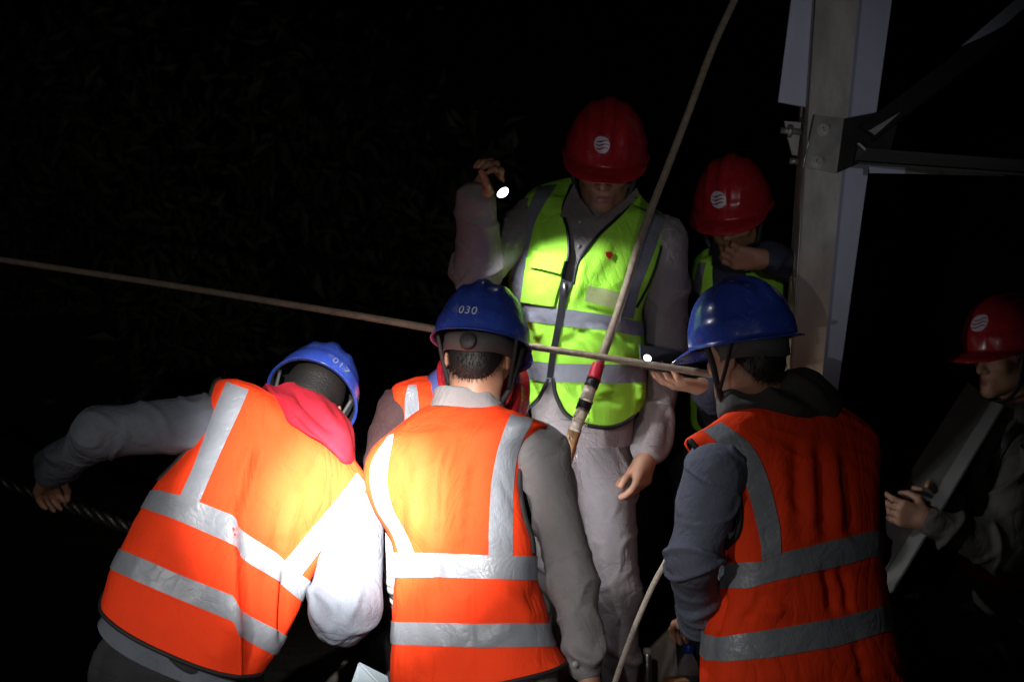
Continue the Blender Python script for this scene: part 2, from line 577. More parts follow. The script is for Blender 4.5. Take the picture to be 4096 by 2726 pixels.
def relax(V, F, it=2, f=0.5):
    for _ in range(it):
        S = np.zeros_like(V)
        C = np.zeros(len(V))
        for k in range(4):
            np.add.at(S, F[:, k], V[F[:, (k + 1) % 4]])
            np.add.at(C, F[:, k], 1)
        V = V * (1 - f) + f * S / np.maximum(C, 1)[:, None]
    return V


# ------------------------------------------------------------------ anatomy


def frame(fwd, up):
    u = unit(up)
    f = unit(np.asarray(fwd) - u * (np.asarray(fwd) @ u))
    r = np.cross(f, u)
    return np.stack([r, f, u], 1)          # columns: wearer's right, forward, up


def add_head(S, o, R, detail=True):
    L = lambda x, y, z: o + R @ np.array([x, y, z])
    S.ell(L(0, -0.012, 0.035), (0.075, 0.096, 0.092), R, 0.02)
    S.ell(L(0, 0.03, -0.035), (0.060, 0.066, 0.080), R, 0.03)
    S.cone(L(0.046, 0.0, -0.065), L(0.012, 0.078, -0.098), 0.022, 0.021, 0.02)
    S.cone(L(-0.046, 0.0, -0.065), L(-0.012, 0.078, -0.098), 0.022, 0.021, 0.02)
    S.ell(L(0, 0.084, -0.100), (0.020, 0.018, 0.016), R, 0.02)
    for s in (1, -1):
        S.ell(L(s * 0.043, 0.064, -0.022), (0.022, 0.022, 0.020), R, 0.02)
        if detail:
            S.cone(L(s * 0.014, 0.090, 0.020), L(s * 0.046, 0.078, 0.018), 0.010, 0.009, 0.012)
            S.ell(L(s * 0.032, 0.098, 0.001), (0.017, 0.014, 0.010), R, 0.012, sub=True)
            S.ell(L(s * 0.032, 0.079, 0.001), (0.0125, 0.0125, 0.0115), R, 0.003)
        S.ell(L(s * 0.079, -0.012, -0.008), (0.007, 0.020, 0.033), R, 0.006)
        S.ell(L(s * 0.074, 0.002, -0.020), (0.009, 0.010, 0.014), R, 0.008)
    if detail:
        S.cone(L(0, 0.090, 0.008), L(0, 0.112, -0.034), 0.009, 0.0125, 0.014)
        S.ell(L(0.013, 0.100, -0.038), (0.010, 0.011, 0.008), R, 0.006)
        S.ell(L(-0.013, 0.100, -0.038), (0.010, 0.011, 0.008), R, 0.006)
        S.ell(L(0, 0.085, -0.070), (0.030, 0.016, 0.020), R, 0.016)
        S.cone(L(-0.018, 0.096, -0.066), L(0.018, 0.096, -0.066), 0.0058, 0.0058, 0.005)
        S.cone(L(-0.016, 0.095, -0.079), L(0.016, 0.095, -0.079), 0.0068, 0.0068, 0.005)
        S.cone(L(-0.024, 0.101, -0.0725), L(0.024, 0.101, -0.0725), 0.0028, 0.0028, 0.003, sub=True)


def add_hand(S, wrist, dirv, palm, curl, thumb_side, thumb=0.5, spread=1.0, rs=1.0, hs=1.0, tout=0.75):
    """dirv: wrist to knuckles; palm: direction the palm faces; thumb_side: +1 thumb on dirv x palm side"""
    f = unit(dirv)
    p = unit(np.asarray(palm) - f * (np.asarray(palm) @ f))
    s = np.cross(f, p) * thumb_side
    w = np.asarray(wrist, float)
    bases = []
    lat = [0.030 * hs, 0.010 * hs, -0.010 * hs, -0.029 * hs]
    ln = [0.074 * hs, 0.083 * hs, 0.077 * hs, 0.060 * hs]
    fwd = [0.086 * hs, 0.090 * hs, 0.086 * hs, 0.078 * hs]
    for i in range(4):
        b = w + f * fwd[i] + s * lat[i] * rs
        bases.append(b)
        S.cone(w + f * 0.012 + s * lat[i] * 0.55, b, 0.0165, 0.0125, 0.012)
    S.cone(w - f * 0.03, w + f * 0.02, 0.026, 0.024, 0.015)
    for i in range(4):
        c = curl[i] if hasattr(curl, '__len__') else curl
        a = bases[i]
        fan = (1.5 - i) * 0.055 * spread
        ang = 0.0
        segs = [0.45, 0.31, 0.24]
        rr = [0.0098, 0.0090, 0.0082, 0.0070]
        for k in range(3):
            ang += c * [0.75, 1.0, 0.65][k]
            d = f * math.cos(ang) + p * math.sin(ang) + s * fan * max(0, math.cos(ang))
            b2 = a + unit(d) * ln[i] * segs[k] * 1.05
            S.cone(a, b2, rr[k], rr[k + 1], 0.004)
            a = b2
    t0 = w + f * 0.022 + s * 0.022 + p * 0.008
    t1 = t0 + unit(f * (1.3 - tout) + s * tout + p * 0.4) * 0.036 * hs
    t2 = t1 + unit(f * (0.9 - 0.3 * thumb) + s * (0.35 - 0.5 * thumb) + p * (0.3 + 0.8 * thumb)) * 0.034 * hs
    t3 = t2 + unit(f * (0.9 - 0.4 * thumb) + s * (0.1 - 0.8 * thumb) + p * (0.2 + 0.8 * thumb)) * 0.027 * hs
    S.cone(t0, t1, 0.018, 0.0125, 0.014)
    S.cone(t1, t2, 0.0115, 0.0105, 0.004)
    S.cone(t2, t3, 0.0105, 0.0085, 0.003)


# ------------------------------------------------------------------ hard hat
HX, HY, HH = 0.112, 0.134, 0.150


def helmet_geo(scale=1.0):
    nphi, nt = 120, 44
    phi = np.linspace(0, 2 * np.pi, nphi, endpoint=False)
    V = []
    e = 2 / 2.25
    for i in range(nt + 1):
        t = i / nt
        a = t * np.pi / 2
        rad = np.sin(a) ** e
        z = HH * max(0.0, np.cos(a)) ** e
        x = HX * rad * np.cos(phi)
        y = HY * rad * np.sin(phi)
        bul = 0.0048 / (1 + np.exp(-(t - 0.80) * 60))
        x = x * (1 + bul / HX)
        y = y * (1 + bul / HY)
        win = np.clip((1 - t) * 4, 0, 1) * np.clip((y + 0.125) / 0.04, 0, 1)
        rid = 0.0075 * np.exp(-(x / 0.017) ** 4) + 0.0045 * np.exp(-((np.abs(x) - 0.050) / 0.010) ** 2) * np.clip(t * 3, 0, 1)
        n = np.stack([x / HX ** 2, y / HY ** 2, np.full_like(x, z / HH ** 2)], 1)
        n /= np.linalg.norm(n, axis=1)[:, None] + 1e-9
        p = np.stack([x, y, np.full_like(x, z)], 1) + n * (rid * win)[:, None]
        V.append(p)
    rim = V[-1]
    s = np.sin(phi)
    sm = lambda q: q * q * (3 - 2 * q)
    vis = sm(np.clip((s - 0.30) / 0.65, 0, 1))
    rear = sm(np.clip((-s - 0.45) / 0.5, 0, 1))
    w = 0.008 + 0.048 * vis + 0.007 * rear
    out = np.stack([np.cos(phi) / HX, np.sin(phi) / HY, 0 * phi], 1)
    out /= np.linalg.norm(out, axis=1)[:, None]
    out[:, 0] *= 1 - 0.55 * vis
    for q in (0.12, 0.35, 0.7, 1.0):
        p = rim + out * (w * q)[:, None]
        p[:, 2] -= (0.003 + 0.020 * vis + 0.003 * rear) * q ** 1.3
        V.append(p)
    edge = V[-1].copy()
    edge[:, 2] -= 0.003
    V.append(edge)
    # inner skin
    for q in (0.7, 0.1):
        p = rim + out * (w * q)[:, None]
        p[:, 2] -= (0.003 + 0.020 * vis + 0.003 * rear) * q ** 1.3 + 0.003
        V.append(p)
    n_out = len(V)
    for i in range(nt, -1, -2):
        V.append(V[i] * np.array([0.965, 0.97, 0.965]))
    rows = len(V)
    V = np.vstack(V) * scale
    F, mi = [], []
    for i in range(rows - 1):
        for j in range(nphi):
            k = (j + 1) % nphi
            F.append((i * nphi + j, (i + 1) * nphi + j, (i + 1) * nphi + k, i * nphi + k))
            mi.append(1 if i >= n_out - 1 else 0)
    return V, np.array(F), np.array(mi)


HV, HF, HMI = helmet_geo()
HBVH = BVHTree.FromPolygons(HV.tolist(), HF.tolist())


def on_helmet(x, z, front):
    sgn = 1 if front else -1
    r = HBVH.ray_cast(Vector((x, 0.6 * sgn, z)), Vector((0, -sgn, 0)))
    if r[0] is None:
        return np.array([x, 0.13 * sgn, z]), np.array([0, sgn, 0.0])
    n = np.array(r[1])
    if n[1] * sgn < 0:
        n = -n
    return np.array(r[0]), n


def patch_on_helmet(tris_xy, faces, front, lift):
    V = []
    for x, z in tris_xy:
        p, n = on_helmet(x, z, front)
        V.append(p + n * lift)
    return np.array(V), faces


def disc_grid(cx, cz, r, rings=5, n=28):
    pts = [(cx, cz)]
    F = []
    for i in range(1, rings + 1):
        for j in range(n):
            a = 2 * np.pi * j / n
            pts.append((cx + r * i / rings * math.cos(a), cz + r * i / rings * math.sin(a)))
    for j in range(n):
        F.append((0, 1 + j, 1 + (j + 1) % n))
    for i in range(rings - 1):
        for j in range(n):
            a, b = 1 + i * n + j, 1 + i * n + (j + 1) % n
            F.append((a, a + n, b + n, b))
    return pts, F


def text_geo(txt, size):
    c = bpy.data.curves.new('glyphs', 'FONT')
    c.body = txt
    c.size = size
    c.align_x = 'CENTER'
    c.align_y = 'CENTER'
    c.space_character = 1.12
    c.resolution_u = 4
    o = bpy.data.objects.new('glyphs', c)
    COL.objects.link(o)
    me = bpy.data.meshes.new_from_object(o.evaluated_get(bpy.context.evaluated_depsgraph_get()))
    V = [tuple(v.co[:2]) for v in me.vertices]
    F = [tuple(p.vertices) for p in me.polygons]
    bpy.data.objects.remove(o)
    bpy.data.meshes.remove(me)
    bpy.data.curves.remove(c)
    return V, F


def hard_hat(person, c, R, color, logo=None, number=None, scale=1.0, knob=False, straps=(1, -1), band=True):
    W = lambda V: c + (np.asarray(V, float) * scale) @ R.T
    hat = obj('hard_hat', W(HV), HF, [M[color], M['helm_in']], person, mi=HMI)
    hat['label'] = ('red' if 'red' in color else 'blue') + ' hard hat'
    if logo:
        lx, lz, lr = logo
        pts, F = disc_grid(lx, lz, lr)
        V, F = patch_on_helmet(pts, F, True, 0.0012)
        obj('round_emblem', W(V), F, M['white_print'], hat)
        for q in (-0.42, 0.0, 0.42):
            pts, F2 = [], []
            half = math.sqrt(1 - q * q) * 0.93
            xs = np.linspace(-half, half, 22)
            for x in xs:
                y = q + 0.17 * math.sin(x * 3.3)
                tk = 0.085 * (1 - 0.75 * abs(x / half) ** 2)
                pts += [(lx - x * lr, lz + (y - tk) * lr), (lx - x * lr, lz + (y + tk) * lr)]
            F2 = [(2 * i, 2 * i + 2, 2 * i + 3, 2 * i + 1) for i in range(len(xs) - 1)]
            V, F2 = patch_on_helmet(pts, F2, True, 0.0022)
            obj('wave_line', W(V), F2, M['wave'], hat)
    if number:
        txt, nx, nz, sz, ang = number
        T, F = text_geo(txt, sz)
        ca, sa = math.cos(ang), math.sin(ang)
        pts = [(nx + x * ca - y * sa, nz + x * sa + y * ca) for x, y in T]
        V, F = patch_on_helmet(pts, F, False, 0.0010)
        obj('number_print', W(V), F, M['print_num' if txt == '030' else 'print_shaded'], hat)
    # head band seen below the shell at the nape
    a = np.linspace(np.pi * 0.98, np.pi * 2.02, 40)
    V = []
    for zz, g in ((0.006, 1.0), (-0.012, 1.0), (-0.040, 0.98), (-0.040, 0.95), (-0.012, 0.97), (0.006, 0.97)):
        V.append(np.stack([0.089 * g * np.cos(a), 0.112 * g * np.sin(a) - 0.004, np.full_like(a, zz) - 0.012 * np.maximum(0, -np.sin(a)) ** 4], 1))
    n = len(a)
    F = []
    for i in range(6):
        for j in range(n - 1):
            i2 = (i + 1) % 6
            F.append((i * n + j, i * n + j + 1, i2 * n + j + 1, i2 * n + j))
    if band:
        obj('head_band', W(np.vstack(V)), F, M['strap'], hat)
    if knob:
        th = np.linspace(0, 2 * np.pi, 24, endpoint=False)
        prof = [(0.019, -0.116), (0.0205, -0.121), (0.0205, -0.128), (0.017, -0.131), (0.002, -0.131)]
        V = np.vstack([np.stack([r * np.cos(th), np.full_like(th, y), -0.030 + r * np.sin(th)], 1) for r, y in prof])
        F = [(i * 24 + j, i * 24 + (j + 1) % 24, (i + 1) * 24 + (j + 1) % 24, (i + 1) * 24 + j) for i in range(4) for j in range(24)]
        obj('band_knob', W(V), F, M['strap_dark'], hat)
    if straps:
        for s in (1, -1):
            if s not in straps:
                continue
            p = [(s * 0.100, 0.030, 0.005), (s * 0.089, 0.028, -0.05), (s * 0.074, 0.034, -0.11), (s * 0.040, 0.048, -0.150), (0, 0.058, -0.158)]
            tube('chin_strap', W(p), 0.0075 * scale, M['strap_dark'], hat, 8, 24, 0.35)
            p = [(s * 0.100, -0.050, 0.005), (s * 0.088, -0.010, -0.055), (s * 0.075, 0.030, -0.105)]
            tube('chin_strap', W(p), 0.005 * scale, M['strap_dark'], hat, 8, 16, 0.35)
    return hat


# ------------------------------------------------------------------ vests and other lofted clothes


class Loft:
    """rings: (Lx,Ly,Rx,Ry,dL,dR,near,far,dip) in photo pixels and metres of depth;
    u runs L -> near side -> R -> far side, v from first ring to last"""

    def __init__(self, rings, nu=300, nv=190, n=2.5, shrink=0.0, folds=(), seed=1, noise=0.0016, grow=None):
        A = np.array(rings, float)
        A = catmull(A, nv)
        Lp = np.stack([P(a[0], a[1], a[4]) for a in A])
        Rp = np.stack([P(a[2], a[3], a[5]) for a in A])
        c = (Lp + Rp) / 2
        av = (Rp - Lp) / 2
        hw = np.linalg.norm(av, axis=1)[:, None]
        ad = av / hw
        view = unit(CAM - c.mean(0))
        b = view - ad * (ad @ view)[:, None]
        b /= np.linalg.norm(b, axis=1)[:, None]
        T = np.gradient(c, axis=0)
        T /= np.linalg.norm(T, axis=1)[:, None]
        down = T - ad * (T * ad).sum(1)[:, None] - b * (T * b).sum(1)[:, None]
        down /= np.linalg.norm(down, axis=1)[:, None] + 1e-9
        sc = (A[:, 4] + A[:, 5]) / 2 / FPX
        th = np.linspace(0, 2 * np.pi, nu, endpoint=False)
        C = np.sign(np.cos(th)) * np.abs(np.cos(th)) ** (2 / n)
        Sn = np.sign(np.sin(th)) * np.abs(np.sin(th)) ** (2 / n)
        if grow is not None:
            pass
        G = np.zeros((nv, nu, 3))
        for i in range(nv):
            near = np.where(Sn >= 0, A[i, 6] - shrink, A[i, 7] - shrink)
            G[i] = c[i] - ad[i] * (hw[i] - shrink) * C[:, None] + b[i] * (near * Sn)[:, None] + down[i] * (A[i, 8] * sc[i] * Sn)[:, None]
        self.G, self.nu, self.nv = G, nu, nv
        self.N = self._normals()
        if folds or noise:
            self._fold(folds, seed, noise)
        self.bvh = None

    def _normals(self):
        G = self.G
        du = np.roll(G, -1, 1) - np.roll(G, 1, 1)
        dv = np.gradient(G, axis=0)
        N = np.cross(du, dv)
        N /= np.linalg.norm(N, axis=2)[:, :, None] + 1e-12
        c = G.mean(1)[:, None, :]
        s = np.sign(((G - c) * N).sum(2).mean())
        return N * s

    def _fold(self, folds, seed, noise):
        G = self.G
        px = 2048 + G[..., 0] / G[..., 1] * FPX
        py = 1363 - (G[..., 2] - 1.5) / G[..., 1] * FPX
        front = np.zeros((self.nv, self.nu))
        th = np.linspace(0, 2 * np.pi, self.nu, endpoint=False)
        front[:] = np.clip(np.sin(th) * 4 + 0.6, 0, 1)[None]
        D = np.zeros((self.nv, self.nu))
        for pts, amp, wl, wr in folds:
            pts = catmull(np.array(pts, float), 40)
            seg = np.linalg.norm(np.diff(pts, axis=0), axis=1)
            best = np.full(px.shape, 1e9)
            sd = np.zeros(px.shape)
            tt = np.zeros(px.shape)
            for i in range(len(pts) - 1):
                a, d = pts[i], pts[i + 1] - pts[i]
                L2 = d @ d + 1e-9
                t = np.clip(((px - a[0]) * d[0] + (py - a[1]) * d[1]) / L2, 0, 1)
                ex, ey = px - a[0] - t * d[0], py - a[1] - t * d[1]
                q = np.hypot(ex, ey)
                m = q < best
                best[m] = q[m]
                sg = np.sign(ex * d[1] - ey * d[0])
                sd[m] = (q * sg)[m]
                tt[m] = (i + t[m]) / (len(pts) - 1)
            prof = np.where(sd < 0, np.exp(-(best / wr) ** 2), np.exp(-(best / wl) ** 2))
            taper = np.clip(np.minimum(tt, 1 - tt) * 5, 0, 1) * 0.75 + 0.25
            D += 1.35 * amp * prof * taper * front
        W = G.reshape(-1, 3)
        s = np.linspace(0, 1, self.nv)[:, None] * np.ones((1, self.nu))
        Q = np.stack([np.cos(th)[None] * 0.24 + 0 * s, np.sin(th)[None] * 0.24 + 0 * s, s * 0.33], 2).reshape(-1, 3)
        nz = wave_noise(Q, seed, 26, 8) * 1.0
        n2 = 1 - np.abs(wave_noise(W, seed + 5, 55, 6))
        D += noise * 1.6 * nz.reshape(D.shape) + noise * 0.8 * n2.reshape(D.shape)
        self.G = G + self.N * D[..., None]
        self.N = self._normals()

    def faces(self):
        i, j = np.meshgrid(np.arange(self.nv - 1), np.arange(self.nu), indexing='ij')
        k = (j + 1) % self.nu
        return np.stack([i * self.nu + j, i * self.nu + k, (i + 1) * self.nu + k, (i + 1) * self.nu + j], 2).reshape(-1, 4)

    def pix(self):
        G = self.G.reshape(-1, 3)
        return np.stack([2048 + G[:, 0] / G[:, 1] * FPX, 1363 - (G[:, 2] - 1.5) / G[:, 1] * FPX], 1)

    def cast(self, px, py):
        """photo pixel -> (point, normal, u, v) on the near side"""
        if self.bvh is None:
            self.F = self.faces()
            self.bvh = BVHTree.FromPolygons(self.G.reshape(-1, 3).tolist(), self.F.tolist())
        d = unit(P(px, py, 1.0) - CAM)
        r = self.bvh.ray_cast(Vector(CAM), Vector(d))
        if r[0] is None:
            return None
        f = r[2]
        i, j = divmod(f, self.nu)
        p = np.array(r[0])
        g = self.G
        a, b2, c2 = g[i, j], g[i, (j + 1) % self.nu], g[i + 1, j]
        uu = np.clip((p - a) @ (b2 - a) / ((b2 - a) @ (b2 - a) + 1e-12), 0, 1)
        vv = np.clip((p - a) @ (c2 - a) / ((c2 - a) @ (c2 - a) + 1e-12), 0, 1)
        n = np.array(r[1])
        if n @ d > 0:
            n = -n
        return p, n, (j + uu) / self.nu, i + vv

    def at(self, u, v):
        u = (u % 1.0) * self.nu
        v = min(max(v, 0), self.nv - 1.0001)
        i, j = int(v), int(u) % self.nu
        fu, fv = u - int(u), v - i
        k = (j + 1) % self.nu
        g, n = self.G, self.N
        q = lambda A: (A[i, j] * (1 - fu) + A[i, k] * fu) * (1 - fv) + (A[i + 1, j] * (1 - fu) + A[i + 1, k] * fu) * fv
        return q(g), unit(q(n))


def in_poly(pts, poly):
    x, y = pts[:, 0], pts[:, 1]
    c = np.zeros(len(pts), bool)
    n = len(poly)
    for i in range(n):
        x0, y0 = poly[i]
        x1, y1 = poly[(i + 1) % n]
        m = (y0 > y) != (y1 > y)
        c ^= m & (x < (x1 - x0) * (y - y0) / (y1 - y0 + 1e-12) + x0)
    return c


def vest(person, loft, m, cuts=(), name='safety_vest', label=None):
    F = loft.faces()
    if cuts:
        px = loft.pix()
        fc = px[F].mean(1)
        j = np.arange(len(F)) % loft.nu
        near = j < loft.nu // 2 + 2
        kill = np.zeros(len(F), bool)
        for poly in cuts:
            kill |= in_poly(fc, poly)
        F = F[~(kill & near)]
    o = obj(name, loft.G.reshape(-1, 3), F, m, person)
    if label:
        o['label'] = label
    return o


def hband(vo, loft, top, bot, u0=None, u1=None, lift=0.0028, m=None, nu=220):
    """a tape band running right round: traced where seen, carried on round the rest"""
    res = []
    for line in (top, bot):
        line = np.array(line, float)
        L = np.linspace(0, 1, 90)
        s = np.concatenate([[0], np.cumsum(np.linalg.norm(np.diff(line, axis=0), axis=1))])
        s /= s[-1]
        uv = []
        for t in L:
            h = loft.cast(np.interp(t, s, line[:, 0]), np.interp(t, s, line[:, 1]))
            if h:
                uv.append((h[2], h[3]))
        uv = np.array(sorted(uv))
        res.append(uv)
    us = np.linspace(0, 1, nu + 1) if u0 is None else np.linspace(u0, u1, nu + 1)
    lo = max(res[0][0, 0], res[1][0, 0])
    V = []
    K = 6

    def vat(r, u):
        if u <= r[-1, 0]:
            return np.interp(u, r[:, 0], r[:, 1])
        t = (u - r[-1, 0]) / (1 + r[0, 0] - r[-1, 0])
        return r[-1, 1] * (1 - t) + r[0, 1] * t
    for u in us:
        a, b = vat(res[0], u), vat(res[1], u)
        for k in range(K + 1):
            p, n = loft.at(u, a + (b - a) * k / K)
            V.append(p + n * lift)
    F = [(i * (K + 1) + k, i * (K + 1) + k + 1, (i + 1) * (K + 1) + k + 1, (i + 1) * (K + 1) + k) for i in range(nu) for k in range(K)]
    return obj('reflective_stripe', V, np.array(F), m or M['tape'], vo)


def vband(vo, loft, left, right, lift=0.0040, m=None, name='reflective_stripe', rows=70, K=7):
    left, right = catmull(left, rows), catmull(right, rows)
    V = []
    for a, b in zip(left, right):
        pts = []
        for k in range(K + 1):
            q = a + (b - a) * k / K
            h = loft.cast(*q)
            pts.append(None if h is None else h[0] + h[1] * lift)
        good = [i for i, p in enumerate(pts) if p is not None]
        if not good:
            continue
        for k in range(K + 1):
            V.append(pts[k] if pts[k] is not None else pts[min(good, key=lambda g: abs(g - k))])
    R = len(V) // (K + 1)
    F = [(i * (K + 1) + k, i * (K + 1) + k + 1, (i + 1) * (K + 1) + k + 1, (i + 1) * (K + 1) + k) for i in range(R - 1) for k in range(K)]
    return obj(name, V, np.array(F), m or M['tape'], vo)


def piping(vo, loft, line, r=0.0045, lift=0.001, m=None, name='piping', n=60):
    pts = []
    for q in catmull(line, n):
        h = loft.cast(*q)
        if h is not None:
            pts.append(h[0] + h[1] * lift)
    if len(pts) > 3:
        return tube(name, pts, r, m or M['piping'], vo, 8)


def edge_piping(vo, loft, u, f0, f1, r=0.006, m=None):
    j = int(round(u * loft.nu)) % loft.nu
    i0, i1 = int(f0 * (loft.nv - 1)), int(f1 * (loft.nv - 1))
    return tube('piping', loft.G[i0:i1 + 1:2, j], r, m or M['piping'], vo, 8)


def hem_piping(vo, loft, r=0.005, row=-1):
    G = loft.G[row]
    pts = np.vstack([G[::3], G[:1]])
    return tube('piping', pts, r, M['piping'], vo, 8)


def cloth(person, S, h, m, name, amp, seed, freq=48, extra=None, label=None):
    V, F = S.mesh(h)
    V = relax(V, F, 2)
    N = vnormals(V, F)
    w = np.zeros(len(V))
    tot = np.zeros(len(V)) + 1e-6
    for q in S.p:                                   # creases lie across each limb
        if q[0] != 'c' or q[6]:
            continue
        a, b = q[1], q[2]
        L = np.linalg.norm(b - a)
        if L < 0.12:
            continue
        d = (b - a) / L
        t = np.clip((V - a) @ d / L, 0, 1)
        dist = np.linalg.norm(V - a - np.outer(t * L, d), axis=1)
        g = np.exp(-(dist / 0.075) ** 2) * np.clip(L * 4, 0, 1)
        nz = wave_noise(V, seed, freq * 0.42, 6, d, 1.25)
        n3 = wave_noise(V, seed + 11, freq * 0.75, 6, d, 1.0)
        msk = np.clip(0.5 + 0.9 * wave_noise(V, seed + 7, 13, 5), 0, 1)
        rid = (np.exp(-(nz / 0.20) ** 2) - 0.25) * 1.3 * msk + (np.exp(-(n3 / 0.16) ** 2) - 0.2) * 0.55 * (1 - msk)
        near_joint = 0.5 + 0.9 * (np.exp(-((t * L) / 0.10) ** 2) + np.exp(-(((1 - t) * L) / 0.10) ** 2))
        w += g * rid * near_joint
        tot += g
    V = V + N * (1.9 * amp * np.clip(w / tot, -1.6, 1.5))[:, None]
    V = V + N * (amp * 0.45 * wave_noise(V, seed + 3, 15, 6))[:, None]
    parts = [(V, F)]
    if extra:
        parts += extra
    if len(parts) > 1:
        k = len(V)
        VV, FF = [V], [F]
        for v, f in extra:
            VV.append(v)
            FF.append(np.asarray(f) + k)
            k += len(v)
        V, F = np.vstack(VV), np.vstack(FF)
    o = obj(name, V, F, m, person)
    if label:
        o['label'] = label
    return o


def collar_band(person, c, axis, fwd, r0, r1, hgt, m, name='collar', gap=0.5, thick=0.004):
    """standing / folded collar round the neck, open at the front"""
    R = frame(fwd, axis)
    a = np.linspace(np.pi / 2 + gap, 2 * np.pi + np.pi / 2 - gap, 60)
    prof = [(r0, 0.0), (r0 * 0.92, hgt), (r0 * 0.92 + thick, hgt + 0.003), (r0 * 1.02 + thick, hgt * 0.6), (r1, -0.012), (r1 - thick, -0.014)]
    V = []
    for r, z in prof:
        q = np.stack([r * np.cos(a), r * 1.08 * np.sin(a), np.full_like(a, z) + 0.006 * np.sin(a * 3)], 1)
        V.append(c + q @ R.T)
    n = len(a)
    F = [(i * n + j, i * n + j + 1, (i + 1) * n + j + 1, (i + 1) * n + j) for i in range(len(prof) - 1) for j in range(n - 1)]
    return obj(name, np.vstack(V), np.array(F), m, person)


def person(label, head, neck, arms, hands, hips, legs, skin_h=0.0048, detail=True, group='workers of the night crew'):
    """one continuous body; legs: per side (hip, knee, ankle, toe direction)"""
    S = SDF()
    hc, R = head
    o = hc - R[:, 2] * 0.030
    add_head(S, o, R, detail)
    n0 = o + R @ np.array([0, -0.022, -0.055])
    S.cone(n0, neck, 0.056, 0.060, 0.025)
    pel = np.asarray(hips, float)
    chest = neck + (pel - neck) * 0.28
    S.chain([neck, chest, neck + (pel - neck) * 0.65, pel], [0.06, 0.085, 0.08, 0.085], 0.04)
    for (sh, el, wr, r) in arms:
        S.cone(chest, sh, 0.05, 0.045, 0.04)
        S.chain([sh, el, wr], [0.042, 0.036, 0.027], 0.02)
    for hd in hands:
        add_hand(S, **hd)
    for (hp, kn, an, toe) in legs:
        S.chain([pel, hp, kn, an], [0.07, 0.07, 0.05, 0.035], 0.03)
        S.cone(an, an + unit(toe) * 0.15 - np.array([0, 0, 0.05]), 0.032, 0.025, 0.02)
    V, F = S.mesh(skin_h)
    V = relax(V, F, 1, 0.4)
    base = np.array([pel[0], pel[1], min(l[2][2] for l in legs) - 0.08])
    L = (V[F].mean(1) - o) @ R
    mi = ((np.abs(L[:, 0]) < 0.021) & (L[:, 1] > 0.088) & (L[:, 2] < -0.061) & (L[:, 2] > -0.084)).astype(int)
    b = obj('person', V, F, [M['skin'], M['lips']], None, base, mi)
    tag(b, label, 'person', group)
    # hair
    H = SDF()
    H.ell(o + R @ np.array([0, -0.016, 0.036]), (0.080, 0.099, 0.094), R, 0.01)
    H.ell(o + R @ np.array([0, -0.060, -0.035]), (0.058, 0.044, 0.050), R, 0.03)
    H.ell(o + R @ np.array([0, 0.105, -0.03]), (0.10, 0.085, 0.085), R, 0.01, sub=True)
    for s in (1, -1):
        H.ell(o + R @ np.array([s * 0.085, -0.008, -0.015]), (0.020, 0.026, 0.042), R, 0.01, sub=True)
        H.cone(o + R @ np.array([s * 0.074, 0.018, 0.03]), o + R @ np.array([s * 0.073, 0.020, -0.008]), 0.007, 0.004, 0.008)
    V, F = H.mesh(0.006)
    N = vnormals(V, F)
    Lh = (V - o) @ R
    rng = np.random.RandomState(len(label))
    low = np.nonzero((Lh[:, 2] < 0.0) & (Lh[:, 1] < 0.03))[0]
    if detail and len(low):                     # short strands break the hairline
        pick = low[rng.randint(len(low), size=2600)]
        dn = -R[:, 2]
        p0 = V[pick] - N[pick] * 0.001
        ln = 0.007 + 0.010 * rng.rand(len(pick))[:, None]
        d = dn + 0.55 * N[pick] + 0.35 * rng.randn(len(pick), 3)
        d /= np.linalg.norm(d, axis=1)[:, None]
        sd = np.cross(d, N[pick])
        sd /= np.linalg.norm(sd, axis=1)[:, None] + 1e-9
        k0 = len(V)
        S3 = np.stack([p0 - sd * 0.0006, p0 + sd * 0.0006, p0 + d * ln + sd * 0.0002, p0 + d * ln - sd * 0.0002], 1).reshape(-1, 3)
        F = np.vstack([F, np.arange(len(pick) * 4).reshape(-1, 4) + k0])
        V = np.vstack([V, S3])
    obj('hair', V, F, M['hair'], b)
    return b


def trousers(b, hips, legs, m, seed, rw=1.0, h=0.009, waist=None):
    S = SDF()
    pel = np.asarray(hips, float)
    if waist is not None:
        S.cone(pel, waist, 0.125 * rw, 0.12 * rw, 0.05)
    for (hp, kn, an, toe) in legs:
        S.cone(pel + (hp - pel) * 0.4, hp, 0.12 * rw, 0.098 * rw, 0.05)
        S.chain([hp, kn, an], [0.098 * rw, 0.076 * rw, 0.064 * rw], 0.03)
    cloth(b, S, h, m, 'trousers', 0.006, seed, 42)
    for (hp, kn, an, toe) in legs:
        B = SDF()
        t = unit(toe)
        B.cone(an + np.array([0, 0, 0.06]), an + np.array([0, 0, -0.03]), 0.055, 0.05, 0.02)
        B.cone(an + np.array([0, 0, -0.045]), an + t * 0.17 + np.array([0, 0, -0.055]), 0.045, 0.038, 0.03)
        V, F = B.mesh(0.012)
        obj('boot', V, F, M['boot'], b)


def sleeves(S, arms, rs=1.0):
    for (sh, el, wr, r) in arms:
        sh, el, wr = [np.asarray(q, float) for q in (sh, el, wr)]
        S.chain([sh, el], [r[0], r[1]], 0.03)
        S.chain([el, wr], [r[1], r[2]], 0.03)
        d = unit(wr - el)
        S.cone(wr - d * 0.055, wr + d * 0.004, r[2] * 1.06, r[2] * 1.06, 0.006)


